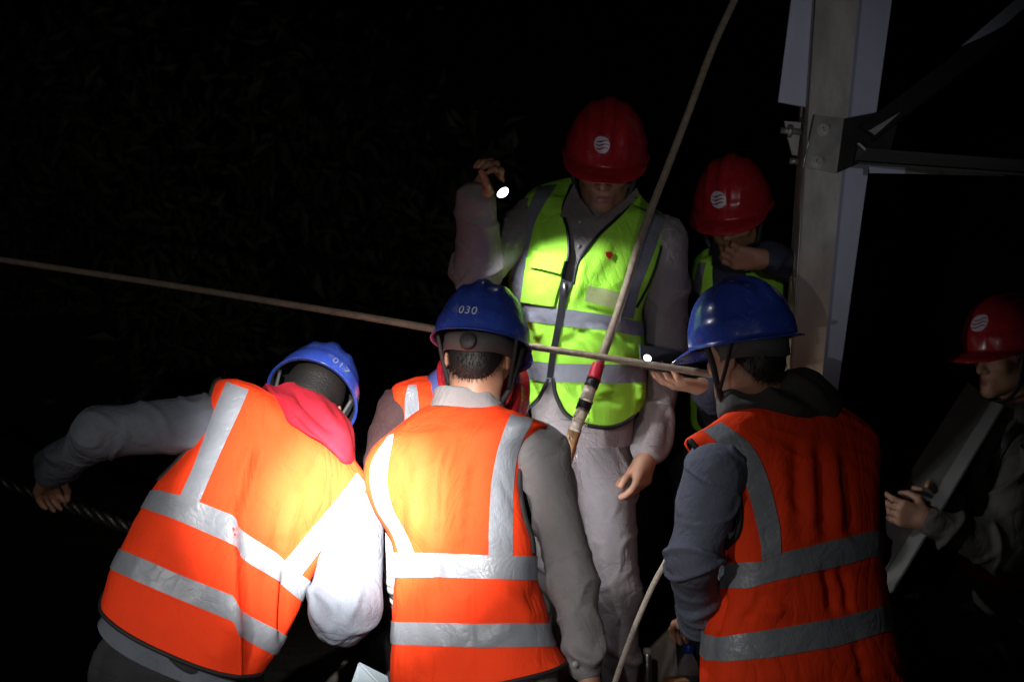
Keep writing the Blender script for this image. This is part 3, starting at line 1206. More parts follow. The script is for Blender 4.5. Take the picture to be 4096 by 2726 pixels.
def ground_z(x, y):
    s = lambda a, b, q: np.clip((q - a) / (b - a), 0, 1) ** 2 * (3 - 2 * np.clip((q - a) / (b - a), 0, 1))
    z = 0.42 * s(3.62, 3.95, y) * (1 - s(0.95, 1.25, x) * (1 - s(4.3, 4.9, y)))
    z = z + 0.30 * s(-0.9, -2.6, x) * s(2.5, 4.5, y)
    z = z + np.maximum(0, y - 6.0) * 0.42 * (1 - s(22, 60, y) * 0.6)
    z = z + 0.035 * np.sin(x * 3.1 + y * 1.7) * np.sin(y * 2.3 - x) * s(1.0, 3.0, np.abs(x) + np.maximum(0, y - 4.5))
    return z


# ================================================================== SETTING
xs = np.concatenate([np.linspace(-120, -6, 20)[:-1], np.linspace(-6, 6, 161), np.linspace(6, 120, 20)[1:]])
ys = np.concatenate([np.linspace(-60, -2, 8)[:-1], np.linspace(-2, 12, 187), np.linspace(12, 150, 28)[1:]])
XX, YY = np.meshgrid(xs, ys)
ZZ = ground_z(XX, YY)
nx_, ny_ = len(xs), len(ys)
i_, j_ = np.meshgrid(np.arange(ny_ - 1), np.arange(nx_ - 1), indexing='ij')
GF = np.stack([i_ * nx_ + j_, i_ * nx_ + j_ + 1, (i_ + 1) * nx_ + j_ + 1, (i_ + 1) * nx_ + j_], 2).reshape(-1, 4)
g = obj('ground', np.stack([XX, YY, ZZ], 2).reshape(-1, 3), GF, M['soil'])
tag(g, kind='structure')


def shrub(x, y, h, w, n, label, seed):
    rng = np.random.RandomState(seed)
    z0 = float(ground_z(np.array(x), np.array(y)))
    t = thing('shrub', label, 'shrub', (x, y, z0), 'shrubs on the dark slope')
    stems = []
    tips = []
    for k in range(7):
        a = rng.rand() * 6.28
        r = w * (0.15 + 0.5 * rng.rand())
        top = np.array([x + r * math.cos(a), y + r * math.sin(a), z0 + h * (0.6 + 0.4 * rng.rand())])
        mid = np.array([x, y, z0]) * 0.5 + top * 0.5 + rng.randn(3) * 0.08 * w
        pts = catmull([(x, y, z0 - 0.05), mid, top], 9)
        stems.append(tube_geo(pts, np.linspace(0.022, 0.006, 9), 6))
        tips.append(pts)
    V, F = join(stems)
    obj('stem', V, F, M['bark'], t)
    tips = np.vstack(tips)
    V, F = [], []
    for k in range(n):
        c = tips[rng.randint(len(tips))] + rng.randn(3) * np.array([w * 0.2, w * 0.2, h * 0.10])
        c[2] = max(c[2], z0 + 0.05)
        d = unit(rng.randn(3) + np.array([0, 0, 0.2]))
        s = unit(np.cross(d, rng.randn(3)))
        L = 0.07 + 0.10 * rng.rand()
        q = len(V)
        nn = np.cross(d, s) * L * 0.12
        V += [c - d * L / 2, c - d * 0.1 * L + s * L * 0.20 + nn, c + d * L / 2, c - d * 0.1 * L - s * L * 0.20 + nn]
        F += [(q, q + 1, q + 2), (q, q + 2, q + 3)]
    obj('foliage', V, np.array(F), M['leaf'], t, smooth=False)


shrub(-1.55, 7.1, 2.3, 0.9, 1500, 'tall ragged shrub on the slope behind the bending worker', 3)
shrub(-0.55, 7.6, 1.5, 0.9, 1200, 'low dull shrub on the slope above the two blue helmets', 4)
shrub(-2.7, 8.2, 1.9, 1.1, 1400, 'broad dark shrub on the slope, leftmost of all', 5)
shrub(-1.0, 9.6, 1.6, 1.0, 900, 'small dark shrub farthest back on the slope, between two taller ones', 6)

# ---------------------------------------------------------------- steel tower
tw = thing('steel_tower', 'leaning galvanised steel lattice tower leg with bolted gusset plate and braces', 'pylon', P(3300, 2200, 4.25))
TN = np.array([0.05, -1.0, 0.0])
DL = 4.12


def strip(l0, r0, l1, r1, dep, th):
    """flat bar between two pixel edges at a depth; y down"""
    poly = [P(*l0, dep), P(*r0, dep), P(*r1, dep), P(*l1, dep)]
    return prism(poly, (0, 1, 0), th)


# front angle: face plate + flange running back from its left edge
V1 = strip((3268, -160), (3452, -160), (3120, 2150), (3225, 2150), DL, 0.011)
yl = [P(3268, -160, DL), P(3120, 2150, DL)]
V2 = prism([yl[0] + (0, .0112, 0), yl[0] + (0.010, .0112, 0), yl[1] + (0.010, .0112, 0), yl[1] + (0, .0112, 0)], (0, 1, 0), 0.10)
V, F = join([V1, V2])
obj('front_angle', V, F, M['steel_tan_low'], tw, smooth=False)
tube('edge_highlight', [yl[0] + (0.001, -.001, 0), yl[1] + (0.001, -.001, 0)], 0.0028, M['bolt'], tw, 8)  # shinier strip added as a bright highlight along the edge
# rear angle, seen past the right edge of the front one
V1 = strip((3390, -160), (3590, -160), (3225, 2150), (3270, 2150), DL + 0.085, 0.011)
V, F = join([V1])
ra = obj('rear_angle', V, F, M['steel_blue'], tw, smooth=False)
# upper left splice angle that stops above the bracket
V1 = strip((3186, -160), (3290, -160), (3113, 408), (3222, 428), DL + 0.03, 0.010)
V, F = join([V1])
obj('splice_angle', V, F, M['steel_blue'], tw, smooth=False)
V1 = strip((3204, 424), (3212, 424), (3200, 468), (3208, 468), DL + 0.024, 0.02)
obj('splice_packing', *V1, M['rope'], tw, smooth=False)
# gusset plate, bolted on the face
gp = [P(3255, 458, DL - 0.009), P(3376, 474, DL - 0.009), P(3347, 693, DL - 0.009), P(3214, 668, DL - 0.009)]
gu = obj('gusset_plate', *prism(gp, (0, 1, 0), 0.0088), M['steel_plate'], tw, smooth=False)
tube('plate_highlight', [P(3255, 459, DL - .011), P(3214, 667, DL - .011)], 0.0022, M['chrome'], tw, 8)  # bright metal strip added as the plate's edge highlight
# the wing bends back a little; its shade is put into the colour
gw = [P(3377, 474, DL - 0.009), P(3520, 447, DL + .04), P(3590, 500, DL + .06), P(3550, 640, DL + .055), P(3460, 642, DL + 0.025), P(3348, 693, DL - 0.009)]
obj('gusset_wing', *prism(gw, (-.3, .95, 0), 0.008), M['steel_shaded'], tw, smooth=False)


def bolt(px, py, d, r=0.0125, ln=0.042):
    c = P(px, py, d)
    th = np.linspace(0, 2 * np.pi, 16, endpoint=False)
    hx = np.linspace(0, 2 * np.pi, 6, endpoint=False) + 0.3
    W = prism([c + (1.45 * r * math.cos(a), 0, 1.45 * r * math.sin(a)) for a in th], (0, -1, 0), 0.003)
    H = prism([c + (1.15 * r * math.cos(a), -0.003, 1.15 * r * math.sin(a)) for a in hx], (0, -1, 0), 0.011)
    K = prism([c + (0.62 * r * math.cos(a), -0.014, 0.62 * r * math.sin(a)) for a in th], (0, -1, 0), ln - 0.014)
    V, F = join([W, H, K])
    return obj('bolt', V, F, M['steel'], tw, smooth=False)


bolt(3293, 520, DL - 0.0092)
bolt(3269, 649, DL - 0.0092)
# bracket and through bolt on the left
br = [P(3138, 484, DL + .04), P(3205, 490, DL + .04), P(3190, 622, DL + .04), P(3170, 620, DL + .04), P(3150, 545, DL + .04)]
obj('side_bracket', *prism(br, (0, 1, 0), 0.012), M['steel'], tw, smooth=False)
a, b_ = P(3205, 528, DL + .03), P(3122, 521, DL + .03)
dv = unit(b_ - a)
tube('through_bolt', [a, b_], 0.0095, M['bolt'], tw, 12)
tube('nut', [P(3168, 525, DL + .03), P(3150, 523, DL + .03)], 0.019, M['bolt'], tw, 6)
tube('through_bolt', [P(3195, 646, DL + .03), P(3158, 643, DL + .03)], 0.0095, M['bolt'], tw, 12)
# braces: L-angles
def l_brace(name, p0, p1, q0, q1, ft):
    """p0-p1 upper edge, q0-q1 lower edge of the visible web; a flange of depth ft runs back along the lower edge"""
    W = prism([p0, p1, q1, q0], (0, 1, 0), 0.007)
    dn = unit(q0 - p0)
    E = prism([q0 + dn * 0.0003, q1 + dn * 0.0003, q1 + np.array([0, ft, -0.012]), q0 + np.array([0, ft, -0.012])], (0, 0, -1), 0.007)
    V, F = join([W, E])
    return obj(name, V, F, M['steel_shaded'], tw, smooth=False)


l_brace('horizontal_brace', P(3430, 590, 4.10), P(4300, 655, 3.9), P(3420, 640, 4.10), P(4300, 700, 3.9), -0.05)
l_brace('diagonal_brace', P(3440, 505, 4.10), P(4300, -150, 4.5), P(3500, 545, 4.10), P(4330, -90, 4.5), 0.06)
obj('brace_flange', *prism([P(3475, 523, 4.085), P(3606, 446, 4.10), P(3540, 505, 4.09), P(3500, 540, 4.085)], (0, 1, 0), 0.005), M['steel'], tw, smooth=False)
obj('brace_flange', *prism([P(3842, 188, 4.2), P(4066, -5, 4.3), P(4140, -5, 4.3), P(4020, 100, 4.26), P(3960, 134, 4.24)], (0, 1, 0), 0.005), M['steel_blue'], tw, smooth=False)
obj('brace_flange', *prism([P(3478, 642, 4.10), P(3628, 658, 4.12), P(3618, 694, 4.12), P(3478, 692, 4.10)], (0, 1, 0), 0.005), M['steel_blue'], tw, smooth=False)
obj('brace_flange', *prism([P(3630, 659, 4.125), P(4020, 699, 4.3), P(4020, 703, 4.3), P(3620, 694, 4.125)], (0, 1, 0), 0.005), M['steel'], tw, smooth=False)
obj('brace_end', *prism([P(3430, 574, 4.07), P(3437, 571, 4.07), P(3463, 594, 4.07), P(3460, 602, 4.07)], (0, 1, 0), 0.01), M['bolt'], tw, smooth=False)
# concrete-topped footing behind the crew
fx = P(3290, 2130, 4.28)
obj('footing', *box_geo((fx[0], 4.3, fx[2] - 0.20), (0.11, 0, 0), (0, 0.11, 0), (0, 0, 0.22)), M['board'], tw, smooth=False)

# ---------------------------------------------------------------- ropes
r1 = tube('rope', [P(-160, 1012, 3.82), P(0, 1037, 3.82), P(695, 1142, 3.81), P(1391, 1255, 3.80), P(1739, 1316, 3.79), P(2121, 1384, 3.78), P(2417, 1429, 3.78), P(2803, 1489, 3.77), P(2960, 1512, 3.77)],
          [0.0085, .0085, .009, .0098, .0105, .0088, .0085, .0098, .0098], M['rope'], None, 12, 80, base=P(2121, 1384, 3.78))
tag(r1, 'taut tan rope stretched level across the picture in front of the lime vest', 'rope', 'ropes')
r2t = thing('rope', 'steep tan rope falling past the lime vest to a taped frayed end', 'rope', P(2400, 1429, 3.84), 'ropes')
line = [P(2962, -70, 4.0), P(2938, 0, 3.99), P(2851, 191, 3.96), P(2747, 469, 3.93), P(2660, 695, 3.91), P(2573, 921, 3.88), P(2504, 1147, 3.86), P(2440, 1340, 3.845), P(2398, 1452, 3.84)]
tube('strand', line, [.0105, .0105, .0105, .0105, .0105, .0105, .0105, .0115, .012], M['rope'], r2t, 12, 70)


def seg(a, b, ra, rb, m, name, ragged=0.0, seed=0):
    pts = catmull([P(*a, 3.83), P((a[0] + b[0]) / 2, (a[1] + b[1]) / 2, 3.826), P(*b, 3.82)], 14)
    V, F = tube_geo(pts, np.linspace(ra, rb, 14), 14, 0.8)
    if ragged:
        rng = np.random.RandomState(seed)
        V = V + rng.randn(*V.shape) * ragged
    obj(name, V, F, m, r2t)


seg((2396, 1452), (2376, 1512), .0165, .0175, M['tape_red'], 'red_tape', 0.0006, 1)
seg((2377, 1511), (2362, 1545), .0190, .0185, M['tape_black'], 'black_tape', 0.0008, 2)
seg((2363, 1544), (2343, 1602), .0165, .0170, M['rope_pale'], 'bare_strand', 0.0010, 3)
seg((2345, 1600), (2328, 1640), .0195, .0190, M['tape_black'], 'black_tape', 0.0008, 4)
seg((2330, 1638), (2297, 1720), .0170, .0160, M['rope_pale'], 'bare_strand', 0.0012, 5)
seg((2299, 1715), (2262, 1880), .0170, .0120, M['rope_brown'], 'frayed_end', 0.0012, 6)
rng = np.random.RandomState(9)
fr = []
for k in range(26):
    t = rng.rand()
    px, py = 2340 + (2265 - 2340) * t + rng.choice([-1, 1]) * (22 + 5 * rng.rand()), 1620 + (1880 - 1620) * t
    a = P(px, py, 3.815)
    fr.append(tube_geo(catmull([a, a + rng.randn(3) * 0.003 + (0, 0, -0.004), a + rng.randn(3) * 0.005 + (0, 0, -0.011)], 6), np.linspace(0.0016, 0.0006, 6), 5))
V, F = join(fr)
tag(obj('loose_fibre', V, F, M['rope_pale'], r2t), kind='stuff')
r3 = tube('rope', [P(2690, 2185, 3.62), P(2660, 2250, 3.60), P(2608, 2347, 3.57), P(2547, 2486, 3.54), P(2495, 2625, 3.5), P(2469, 2700, 3.48), P(2420, 2860, 3.45), P(2390, 3100, 3.42), P(2370, 3700, 3.40)],
          0.0072, M['rope_pale'], None, 12, 70, base=P(2495, 2625, 3.5))
tag(r3, 'pale rope running down from the sleeve of the crouched worker beneath the tower', 'rope', 'ropes')
r3['label'] = 'short pale rope hanging down left of the sleeve of the worker nearest the tower'

# ---------------------------------------------------------------- twisted cable at the left
A0, A1 = P(-260, 1826, 3.72), P(800, 2212, 3.80)
cb_ = thing('cable', 'thick dark twisted cable running down behind the bending worker', 'cable', P(260, 2000, 3.75))
ax = unit(A1 - A0)
e1 = unit(np.cross(ax, (0, 1, 0)))
e2 = np.cross(ax, e1)
L = np.linalg.norm(A1 - A0)
tt_ = np.linspace(0, 1, 110)
for k in range(3):
    ph = tt_ * L / 0.10 * 2 * np.pi + k * 2 * np.pi / 3
    pts = A0 + np.outer(tt_ * L, ax) + 0.0095 * (np.cos(ph)[:, None] * e1 + np.sin(ph)[:, None] * e2)
    tube('strand', pts, 0.0105, M['cable'], cb_, 9)

# ---------------------------------------------------------------- things on the bank at the bottom


def gz(p):
    return float(ground_z(np.array(p[0]), np.array(p[1])))


def lathe(cx, cy, z0, prof, n=28):
    th = np.linspace(0, 2 * np.pi, n, endpoint=False)
    V = np.vstack([np.stack([cx + r * np.cos(th), cy + r * np.sin(th), np.full(n, z0 + z)], 1) for r, z in prof])
    F = [(i * n + j, i * n + (j + 1) % n, (i + 1) * n + (j + 1) % n, (i + 1) * n + j) for i in range(len(prof) - 1) for j in range(n)]
    return V, np.array(F)


bc = P(2754, 2600, 4.3)
zb = gz(bc)
top = bc[2] + 0.020
bt = thing('water_bottle', 'clear plastic drinks bottle with a blue screw cap below the hanging sleeve', 'bottle', (bc[0], bc[1], zb))
Hb = top - zb
V, F = lathe(bc[0], bc[1], zb, [(0.001, 0.004), (0.030, 0.002), (0.033, 0.01), (0.033, Hb - 0.115), (0.031, Hb - 0.11), (0.033, Hb - 0.105), (0.032, Hb - 0.075), (0.027, Hb - 0.052), (0.016, Hb - 0.034), (0.0125, Hb - 0.028), (0.0125, Hb - 0.018)])
obj('bottle_body', V, F, M['pet'], bt)
V, F = lathe(bc[0], bc[1], zb, [(0.0158, Hb - 0.026), (0.0164, Hb - 0.022), (0.0160, Hb - 0.004), (0.0145, Hb), (0.0005, Hb + 0.0004)])
obj('cap', V, F, M['plastic_blue'], bt)
V, F = lathe(bc[0], bc[1], zb, [(0.0335, max(0.012, Hb - 0.19)), (0.0338, max(0.02, Hb - 0.15)), (0.0335, Hb - 0.118)])
obj('wrapper', V, F, M['navy'], bt)

fc = P(2589, 2600, 4.2)
fk = thing('vacuum_flask', 'shiny metal flask standing left of the blue-capped bottle', 'flask', (fc[0], fc[1], gz(fc)))
hf = fc[2] - gz(fc)
V, F = lathe(fc[0], fc[1], gz(fc), [(0.012, 0), (0.014, 0.004), (0.014, hf - 0.012), (0.0125, hf - 0.008)])
obj('flask_body', V, F, M['chrome'], fk)
V, F = lathe(fc[0], fc[1], gz(fc), [(0.0128, hf - 0.009), (0.0135, hf - 0.005), (0.013, hf + 0.004), (0.010, hf + 0.008), (0.0004, hf + 0.0085)])
obj('lid', V, F, M['steel'], fk)

bp_ = [P(2555, 2640, 4.42), P(2735, 2455, 4.42), P(2840, 2480, 4.42), P(2880, 2850, 4.42), P(2560, 2850, 4.42)]
bo = obj('board', *prism(bp_, (0, 1, 0.1), 0.018), M['board'], None, P(2700, 2800, 4.42), smooth=False)
tag(bo, 'dull beige slant-topped board standing behind the bottle', 'board')
wc = P(2705, 2718, 4.1)
wc[2] = P(2705, 2712, 4.1)[2]
wb = obj('wooden_block', *box_geo((wc[0], wc[1], (wc[2] + gz(wc)) / 2), (0.026, 0.006, 0), (-0.01, 0.03, 0), (0, 0, max(0.01, (wc[2] - gz(wc)) / 2))), M['wood'], None, (wc[0], wc[1], gz(wc)), smooth=False)
tag(wb, 'small orange brown wooden block in front of the bottle', 'block')
pp = [P(1400, 2745, 3.55), P(1432, 2655, 3.6), P(1545, 2712, 3.62), P(1560, 2790, 3.55), P(1440, 2800, 3.5)]
pw = obj('plastic_sack', *prism(pp, (0.2, 1, 0.3), 0.012), M['paper'], None, P(1480, 2760, 3.55), smooth=False)
tag(pw, 'bluish white folded sheet poking up between the two nearest workers', 'sheet')
# a crate that carries the sheet
zc = P(1480, 2790, 3.56)
ct = obj('tool_crate', *box_geo((zc[0], 3.62, (zc[2] + 0.0) / 2), (0.16, 0, 0), (0, 0.06, 0), (0, 0, zc[2] / 2)), M['dark_cloth'], None, (zc[0], 3.62, 0), smooth=False)
tag(ct, 'dark crate on the ground under the bluish white sheet', 'crate')

# ================================================================== PEOPLE


def leg(hp, kn, an, toe):
    return (np.asarray(hp, float), np.asarray(kn, float), np.asarray(an, float), np.asarray(toe, float))


# ------------------------------------------------ A: bending worker at the left
hatA = P(1250, 1590, 3.70)
RA = frame((-.25, .72, -.64), (.27, .70, .66))
neckA = P(1245, 1720, 3.62)
hipsA = P(700, 2650, 3.42)
armsA = [(P(800, 1695, 3.52), P(398, 1732, 3.46), P(205, 1888, 3.64), (0.068, 0.060, 0.043)),
         (P(1415, 2060, 3.54), P(1372, 2430, 3.42), P(1440, 2230, 3.72), (0.080, 0.084, 0.060))]
handsA = [dict(wrist=P(198, 1893, 3.65), dirv=(-.38, .75, -.55), palm=(0.4, 0.3, -1), curl=0.75, hs=.9, tout=.4, thumb_side=-1),
          dict(wrist=P(1440, 2225, 3.725), dirv=(0.1, .9, .1), palm=(-1, 0, -.3), curl=0.7, thumb_side=1)]
legsA = [leg(hipsA + (-.09, .0, -.02), (hipsA[0] - .12, 3.55, .42), (hipsA[0] - .15, 3.42, .09), (-.2, 1, 0)),
         leg(hipsA + (.09, .02, -.02), (hipsA[0] + .14, 3.60, .42), (hipsA[0] + .16, 3.46, .09), (.2, 1, 0))]
A = person('person bending far over in an orange vest, blue helmet and red hood', (hatA, RA), neckA, armsA, handsA, hipsA, legsA, 0.0055, False)
ringsA = [(1020, 1575, 1400, 1840, 3.60, 3.60, .04, .08, -30),
          (930, 1535, 1445, 1895, 3.58, 3.58, .065, .09, -40),
          (864, 1530, 1492, 1985, 3.55, 3.56, .085, .10, -40),
          (835, 1615, 1478, 2025, 3.53, 3.55, .10, .11, -40),
          (787, 1755, 1412, 2095, 3.51, 3.53, .12, .12, -45),
          (710, 1860, 1335, 2155, 3.49, 3.51, .13, .12, -50),
          (634, 1945, 1285, 2235, 3.47, 3.49, .135, .12, -50),
          (578, 2037, 1218, 2370, 3.46, 3.47, .135, .12, -40),
          (489, 2200, 1148, 2535, 3.43, 3.45, .13, .12, -10),
          (448, 2280, 1096, 2608, 3.42, 3.44, .13, .12, 20),
          (418, 2372, 1066, 2655, 3.41, 3.43, .135, .125, 95)]
foldsA = [([(936, 1990), (946, 2200), (950, 2400), (962, 2690)], 0.026, 7, 95),
          ([(985, 2120), (988, 2250), (990, 2400), (1000, 2690)], -0.006, 30, 18),
          ([(1010, 1760), (965, 1900), (945, 2060)], 0.007, 40, 22),
          ([(1050, 1790), (1000, 1950), (975, 2080)], -0.007, 24, 24),
          ([(1260, 1860), (1175, 1990), (1130, 2110), (1105, 2240)], -0.010, 26, 36),
          ([(1215, 1900), (1150, 2060), (1125, 2180)], 0.008, 30, 30),
          ([(1110, 2290), (1098, 2420), (1085, 2600)], 0.012, 18, 40),
          ([(1130, 2280), (1118, 2450), (1105, 2560)], -0.010, 30, 10),
          ([(700, 2450), (820, 2560), (900, 2650)], 0.005, 40, 40),
          ([(560, 2120), (700, 2190), (850, 2260)], 0.003, 60, 30)]
LA = Loft(ringsA, folds=foldsA, seed=11, noise=0.0022)
JA = Loft(ringsA + [(392, 2425, 1038, 2705, 3.40, 3.42, .13, .12, 90), (375, 2450, 1015, 2730, 3.395, 3.415, .13, .12, 90)], nu=120, nv=90, shrink=0.022, noise=0.0012, seed=12)
S = SDF()
sleeves(S, armsA)
S.cone(P(820, 1720, 3.54), P(1350, 2020, 3.56), 0.07, 0.075, 0.04)
S.cone(P(1180, 1830, 3.57), P(800, 2400, 3.47), 0.065, 0.065, 0.04)
cloth(A, S, 0.006, M['paleblue'], 'jacket', 0.006, 21, extra=[(JA.G.reshape(-1, 3), JA.faces())])
vA = vest(A, LA, M['orange'], label='orange safety vest with pale reflective stripes')
hband(vA, LA, [(640, 1962), (719, 1980), (796, 2006), (880, 2040), (936, 2062), (950, 2108), (1105, 2210), (1205, 2296), (1235, 2318)],
      [(580, 2034), (700, 2075), (787, 2112), (870, 2148), (941, 2180), (956, 2226), (1096, 2310), (1196, 2395)])
hband(vA, LA, [(493, 2200), (600, 2244), (696, 2287), (800, 2328), (934, 2380), (960, 2440), (1096, 2510), (1136, 2536)],
      [(450, 2278), (560, 2328), (696, 2387), (820, 2437), (934, 2483), (960, 2546), (1087, 2612)])
vband(vA, LA, [(908, 1530), (862, 1640), (810, 1780), (770, 1880), (722, 1982)], [(994, 1562), (958, 1650), (898, 1780), (850, 1890), (798, 2008)])
vband(vA, LA, [(1424, 1892), (1340, 2000), (1262, 2090), (1200, 2165), (1137, 2240)], [(1466, 1945), (1395, 2060), (1322, 2140), (1262, 2220), (1206, 2294)])
edge_piping(vA, LA, 0.02, .17, .60, 0.0068)
edge_piping(vA, LA, 0.485, .2, .55, 0.005)
hem_piping(vA, LA, 0.0055)
hard_hat(A, hatA, RA, 'helm_blue', number=('017', 0.045, 0.03, 0.030, -0.1), scale=1.0, band=False)
# red hooded collar at the nape, wrapped round the neck
hood = [(1050, 1545, 1280, 1570, 3.64, 3.68, .06, .06, -20), (1068, 1570, 1392, 1690, 3.60, 3.64, .10, .07, -25), (1092, 1590, 1405, 1780, 3.58, 3.61, .125, .08, -15),
        (1112, 1625, 1414, 1850, 3.565, 3.59, .13, .08, -5), (1126, 1668, 1412, 1862, 3.56, 3.58, .118, .07, 0), (1140, 1680, 1400, 1860, 3.57, 3.58, .09, .07, -10)]
hf_ = [([(1180, 1570), (1250, 1650), (1350, 1740)], -0.010, 10, 14), ([(1150, 1610), (1240, 1700), (1320, 1770)], 0.006, 24, 24), ([(1160, 1650), (1230, 1720), (1310, 1790)], -0.006, 12, 16),
       ([(1260, 1590), (1320, 1690), (1390, 1780)], 0.008, 26, 22)]
LH = Loft(hood, nu=140, nv=80, folds=hf_, seed=31, noise=0.003)
ho = obj('hood', LH.G.reshape(-1, 3), LH.faces(), M['red_cloth'], A)
trousers(A, hipsA, legsA, M['dark_cloth'], 41)

# ------------------------------------------------ B: worker seen from behind in the middle
hatB = P(1925, 1372, 3.60)
RB = frame((.20, .93, -.25), (.12, .26, .96))
neckB = P(1893, 1640, 3.56)
hipsB = np.array([-0.085, 3.49, 0.84])
armsB = [(P(2165, 1830, 3.50), P(2296, 2330, 3.43), P(2340, 2655, 3.38), (0.066, 0.055, 0.041)),
         (P(1560, 1900, 3.60), P(1632, 2290, 3.62), P(1640, 2480, 3.80), (0.060, 0.060, 0.046))]
handsB = [dict(wrist=P(2352, 2695, 3.375), dirv=(.25, .1, -.95), palm=(-1, .3, 0), curl=0.35, thumb_side=1),
          dict(wrist=P(1640, 2490, 3.81), dirv=(.3, .9, -.2), palm=(0.4, 0, -1), curl=0.6, thumb_side=1)]
legsB = [leg(hipsB + (-.1, 0, -.02), (-.2, 3.50, .46), (-.21, 3.42, .09), (0, 1, 0)), leg(hipsB + (.1, 0, -.02), (.05, 3.49, .46), (.06, 3.38, .09), (.15, 1, 0))]
B = person('person seen from behind in an orange vest and blue helmet numbered 030', (hatB, RB), neckB, armsB, handsB, hipsB, legsB, 0.0045, True)
ringsB = [(1742, 1622, 2035, 1648, 3.59, 3.55, .05, .07, -22),
          (1664, 1658, 2112, 1664, 3.58, 3.53, .08, .085, -12),
          (1578, 1727, 2190, 1697, 3.57, 3.49, .105, .10, -5),
          (1526, 1765, 2158, 1728, 3.56, 3.48, .115, .105, 0),
          (1487, 1822, 2098, 1790, 3.55, 3.47, .12, .11, 0),
          (1470, 1885, 2078, 1860, 3.545, 3.46, .125, .11, 0),
          (1473, 1950, 2075, 1945, 3.53, 3.45, .128, .11, 0),
          (1505, 2040, 2092, 2040, 3.51, 3.44, .13, .11, 0),
          (1560, 2130, 2120, 2130, 3.49, 3.43, .13, .11, 0),
          (1588, 2215, 2136, 2220, 3.48, 3.42, .125, .11, 0),
          (1592, 2310, 2144, 2320, 3.47, 3.41, .125, .11, 2),
          (1585, 2410, 2178, 2430, 3.46, 3.40, .127, .11, 4),
          (1576, 2570, 2214, 2570, 3.45, 3.39, .13, .115, 6),
          (1566, 2770, 2262, 2650, 3.44, 3.38, .135, .12, 10)]
foldsB = [([(1790, 1740), (1750, 1900), (1735, 2180)], 0.006, 22, 40), ([(1820, 1730), (1775, 1900), (1760, 2200)], -0.005, 26, 16),
          ([(1680, 1820), (1655, 2000), (1640, 2200)], 0.005, 26, 26), ([(1860, 1800), (1835, 2000), (1830, 2200)], 0.005, 30, 24),
          ([(1905, 1820), (1885, 2000), (1880, 2200)], -0.004, 26, 26), ([(1755, 2215), (1757, 2305)], -0.006, 10, 26),
          ([(1896, 2330), (1893, 2480), (1890, 2580)], -0.005, 8, 20), ([(1735, 2590), (1725, 2680), (1722, 2740)], -0.005, 10, 30),
          ([(1990, 2350), (2080, 2420), (2180, 2480)], 0.007, 40, 26), ([(2120, 2340), (2140, 2440), (2170, 2520)], -0.006, 24, 30),
          ([(1905, 2580), (1985, 2540), (2060, 2505)], 0.004, 18, 18), ([(1640, 2240), (1625, 2300)], -0.005, 12, 20),
          ([(1990, 1900), (2040, 2000), (2050, 2080)], -0.004, 18, 18)]
LB = Loft(ringsB, folds=foldsB, seed=13, noise=0.0020)
JB = Loft(ringsB + [(1570, 2850, 2265, 2800, 3.44, 3.38, .13, .12, 10)], nu=120, nv=90, shrink=0.022, noise=0.0012, seed=14)
S = SDF()
sleeves(S, armsB)
S.cone(P(1650, 1840, 3.59), P(2090, 1800, 3.52), 0.07, 0.075, 0.04)
S.cone(P(1880, 1850, 3.55), P(1890, 2500, 3.44), 0.065, 0.065, 0.04)
cloth(B, S, 0.0055, M['grey'], 'jacket', 0.0055, 22, extra=[(JB.G.reshape(-1, 3), JB.faces())])
vB = vest(B, LB, M['orange'], label='orange safety vest lit white along its left side')
hband(vB, LB, [(1600, 2207), (1763, 2210), (1953, 2219), (2132, 2224)], [(1596, 2309), (1757, 2307), (1903, 2311), (2140, 2319)])
hband(vB, LB, [(1588, 2486), (1735, 2488), (1903, 2492), (2190, 2491)], [(1580, 2576), (1735, 2580), (1903, 2586), (2208, 2585)])
vband(vB, LB, [(2043, 1662), (2010, 1735), (1982, 1825), (1962, 1946), (1955, 2090), (1954, 2219)], [(2134, 1678), (2096, 1739), (2064, 1825), (2050, 1946), (2048, 2090), (2048, 2224)])
vband(vB, LB, [(1556, 1745), (1500, 1830), (1484, 1890), (1488, 1950), (1515, 2040), (1572, 2130), (1600, 2210)], [(1578, 1738), (1566, 1810), (1556, 1870), (1555, 1950), (1580, 2040), (1630, 2130), (1662, 2210)])
piping(vB, LB, [(2172, 1712), (2148, 1735), (2100, 1790), (2081, 1860), (2074, 1915), (2080, 1990), (2098, 2075), (2124, 2150), (2132, 2215)], 0.0085)
hem_piping(vB, LB, 0.004, 0)
hem_piping(vB, LB, 0.0055)
LK = Loft([(1752, 1556, 1984, 1580, 3.58, 3.55, .058, .06, -18), (1748, 1560, 1988, 1584, 3.58, 3.55, .064, .06, -17), (1738, 1590, 2008, 1615, 3.58, 3.55, .072, .07, -18), (1722, 1632, 2040, 1660, 3.58, 3.55, .078, .075, -18)], nu=120, nv=30, noise=0.0012, seed=51)
obj('collar', LK.G.reshape(-1, 3), LK.faces(), M['grey'], B)
hard_hat(B, hatB, RB, 'helm_blue', number=('030', -0.008, 0.042, 0.029, -0.05), knob=True, scale=1.03)
th = np.linspace(0, 6.283, 14, endpoint=False)
cb = P(2300, 2655, 3.335)
obj('cuff_button', *prism([cb + (0.008 * math.cos(q), 0, 0.008 * math.sin(q)) for q in th], (0, -1, 0), 0.003), M['button'], B)
trousers(B, hipsB, legsB, M['grey'], 42, 0.85)

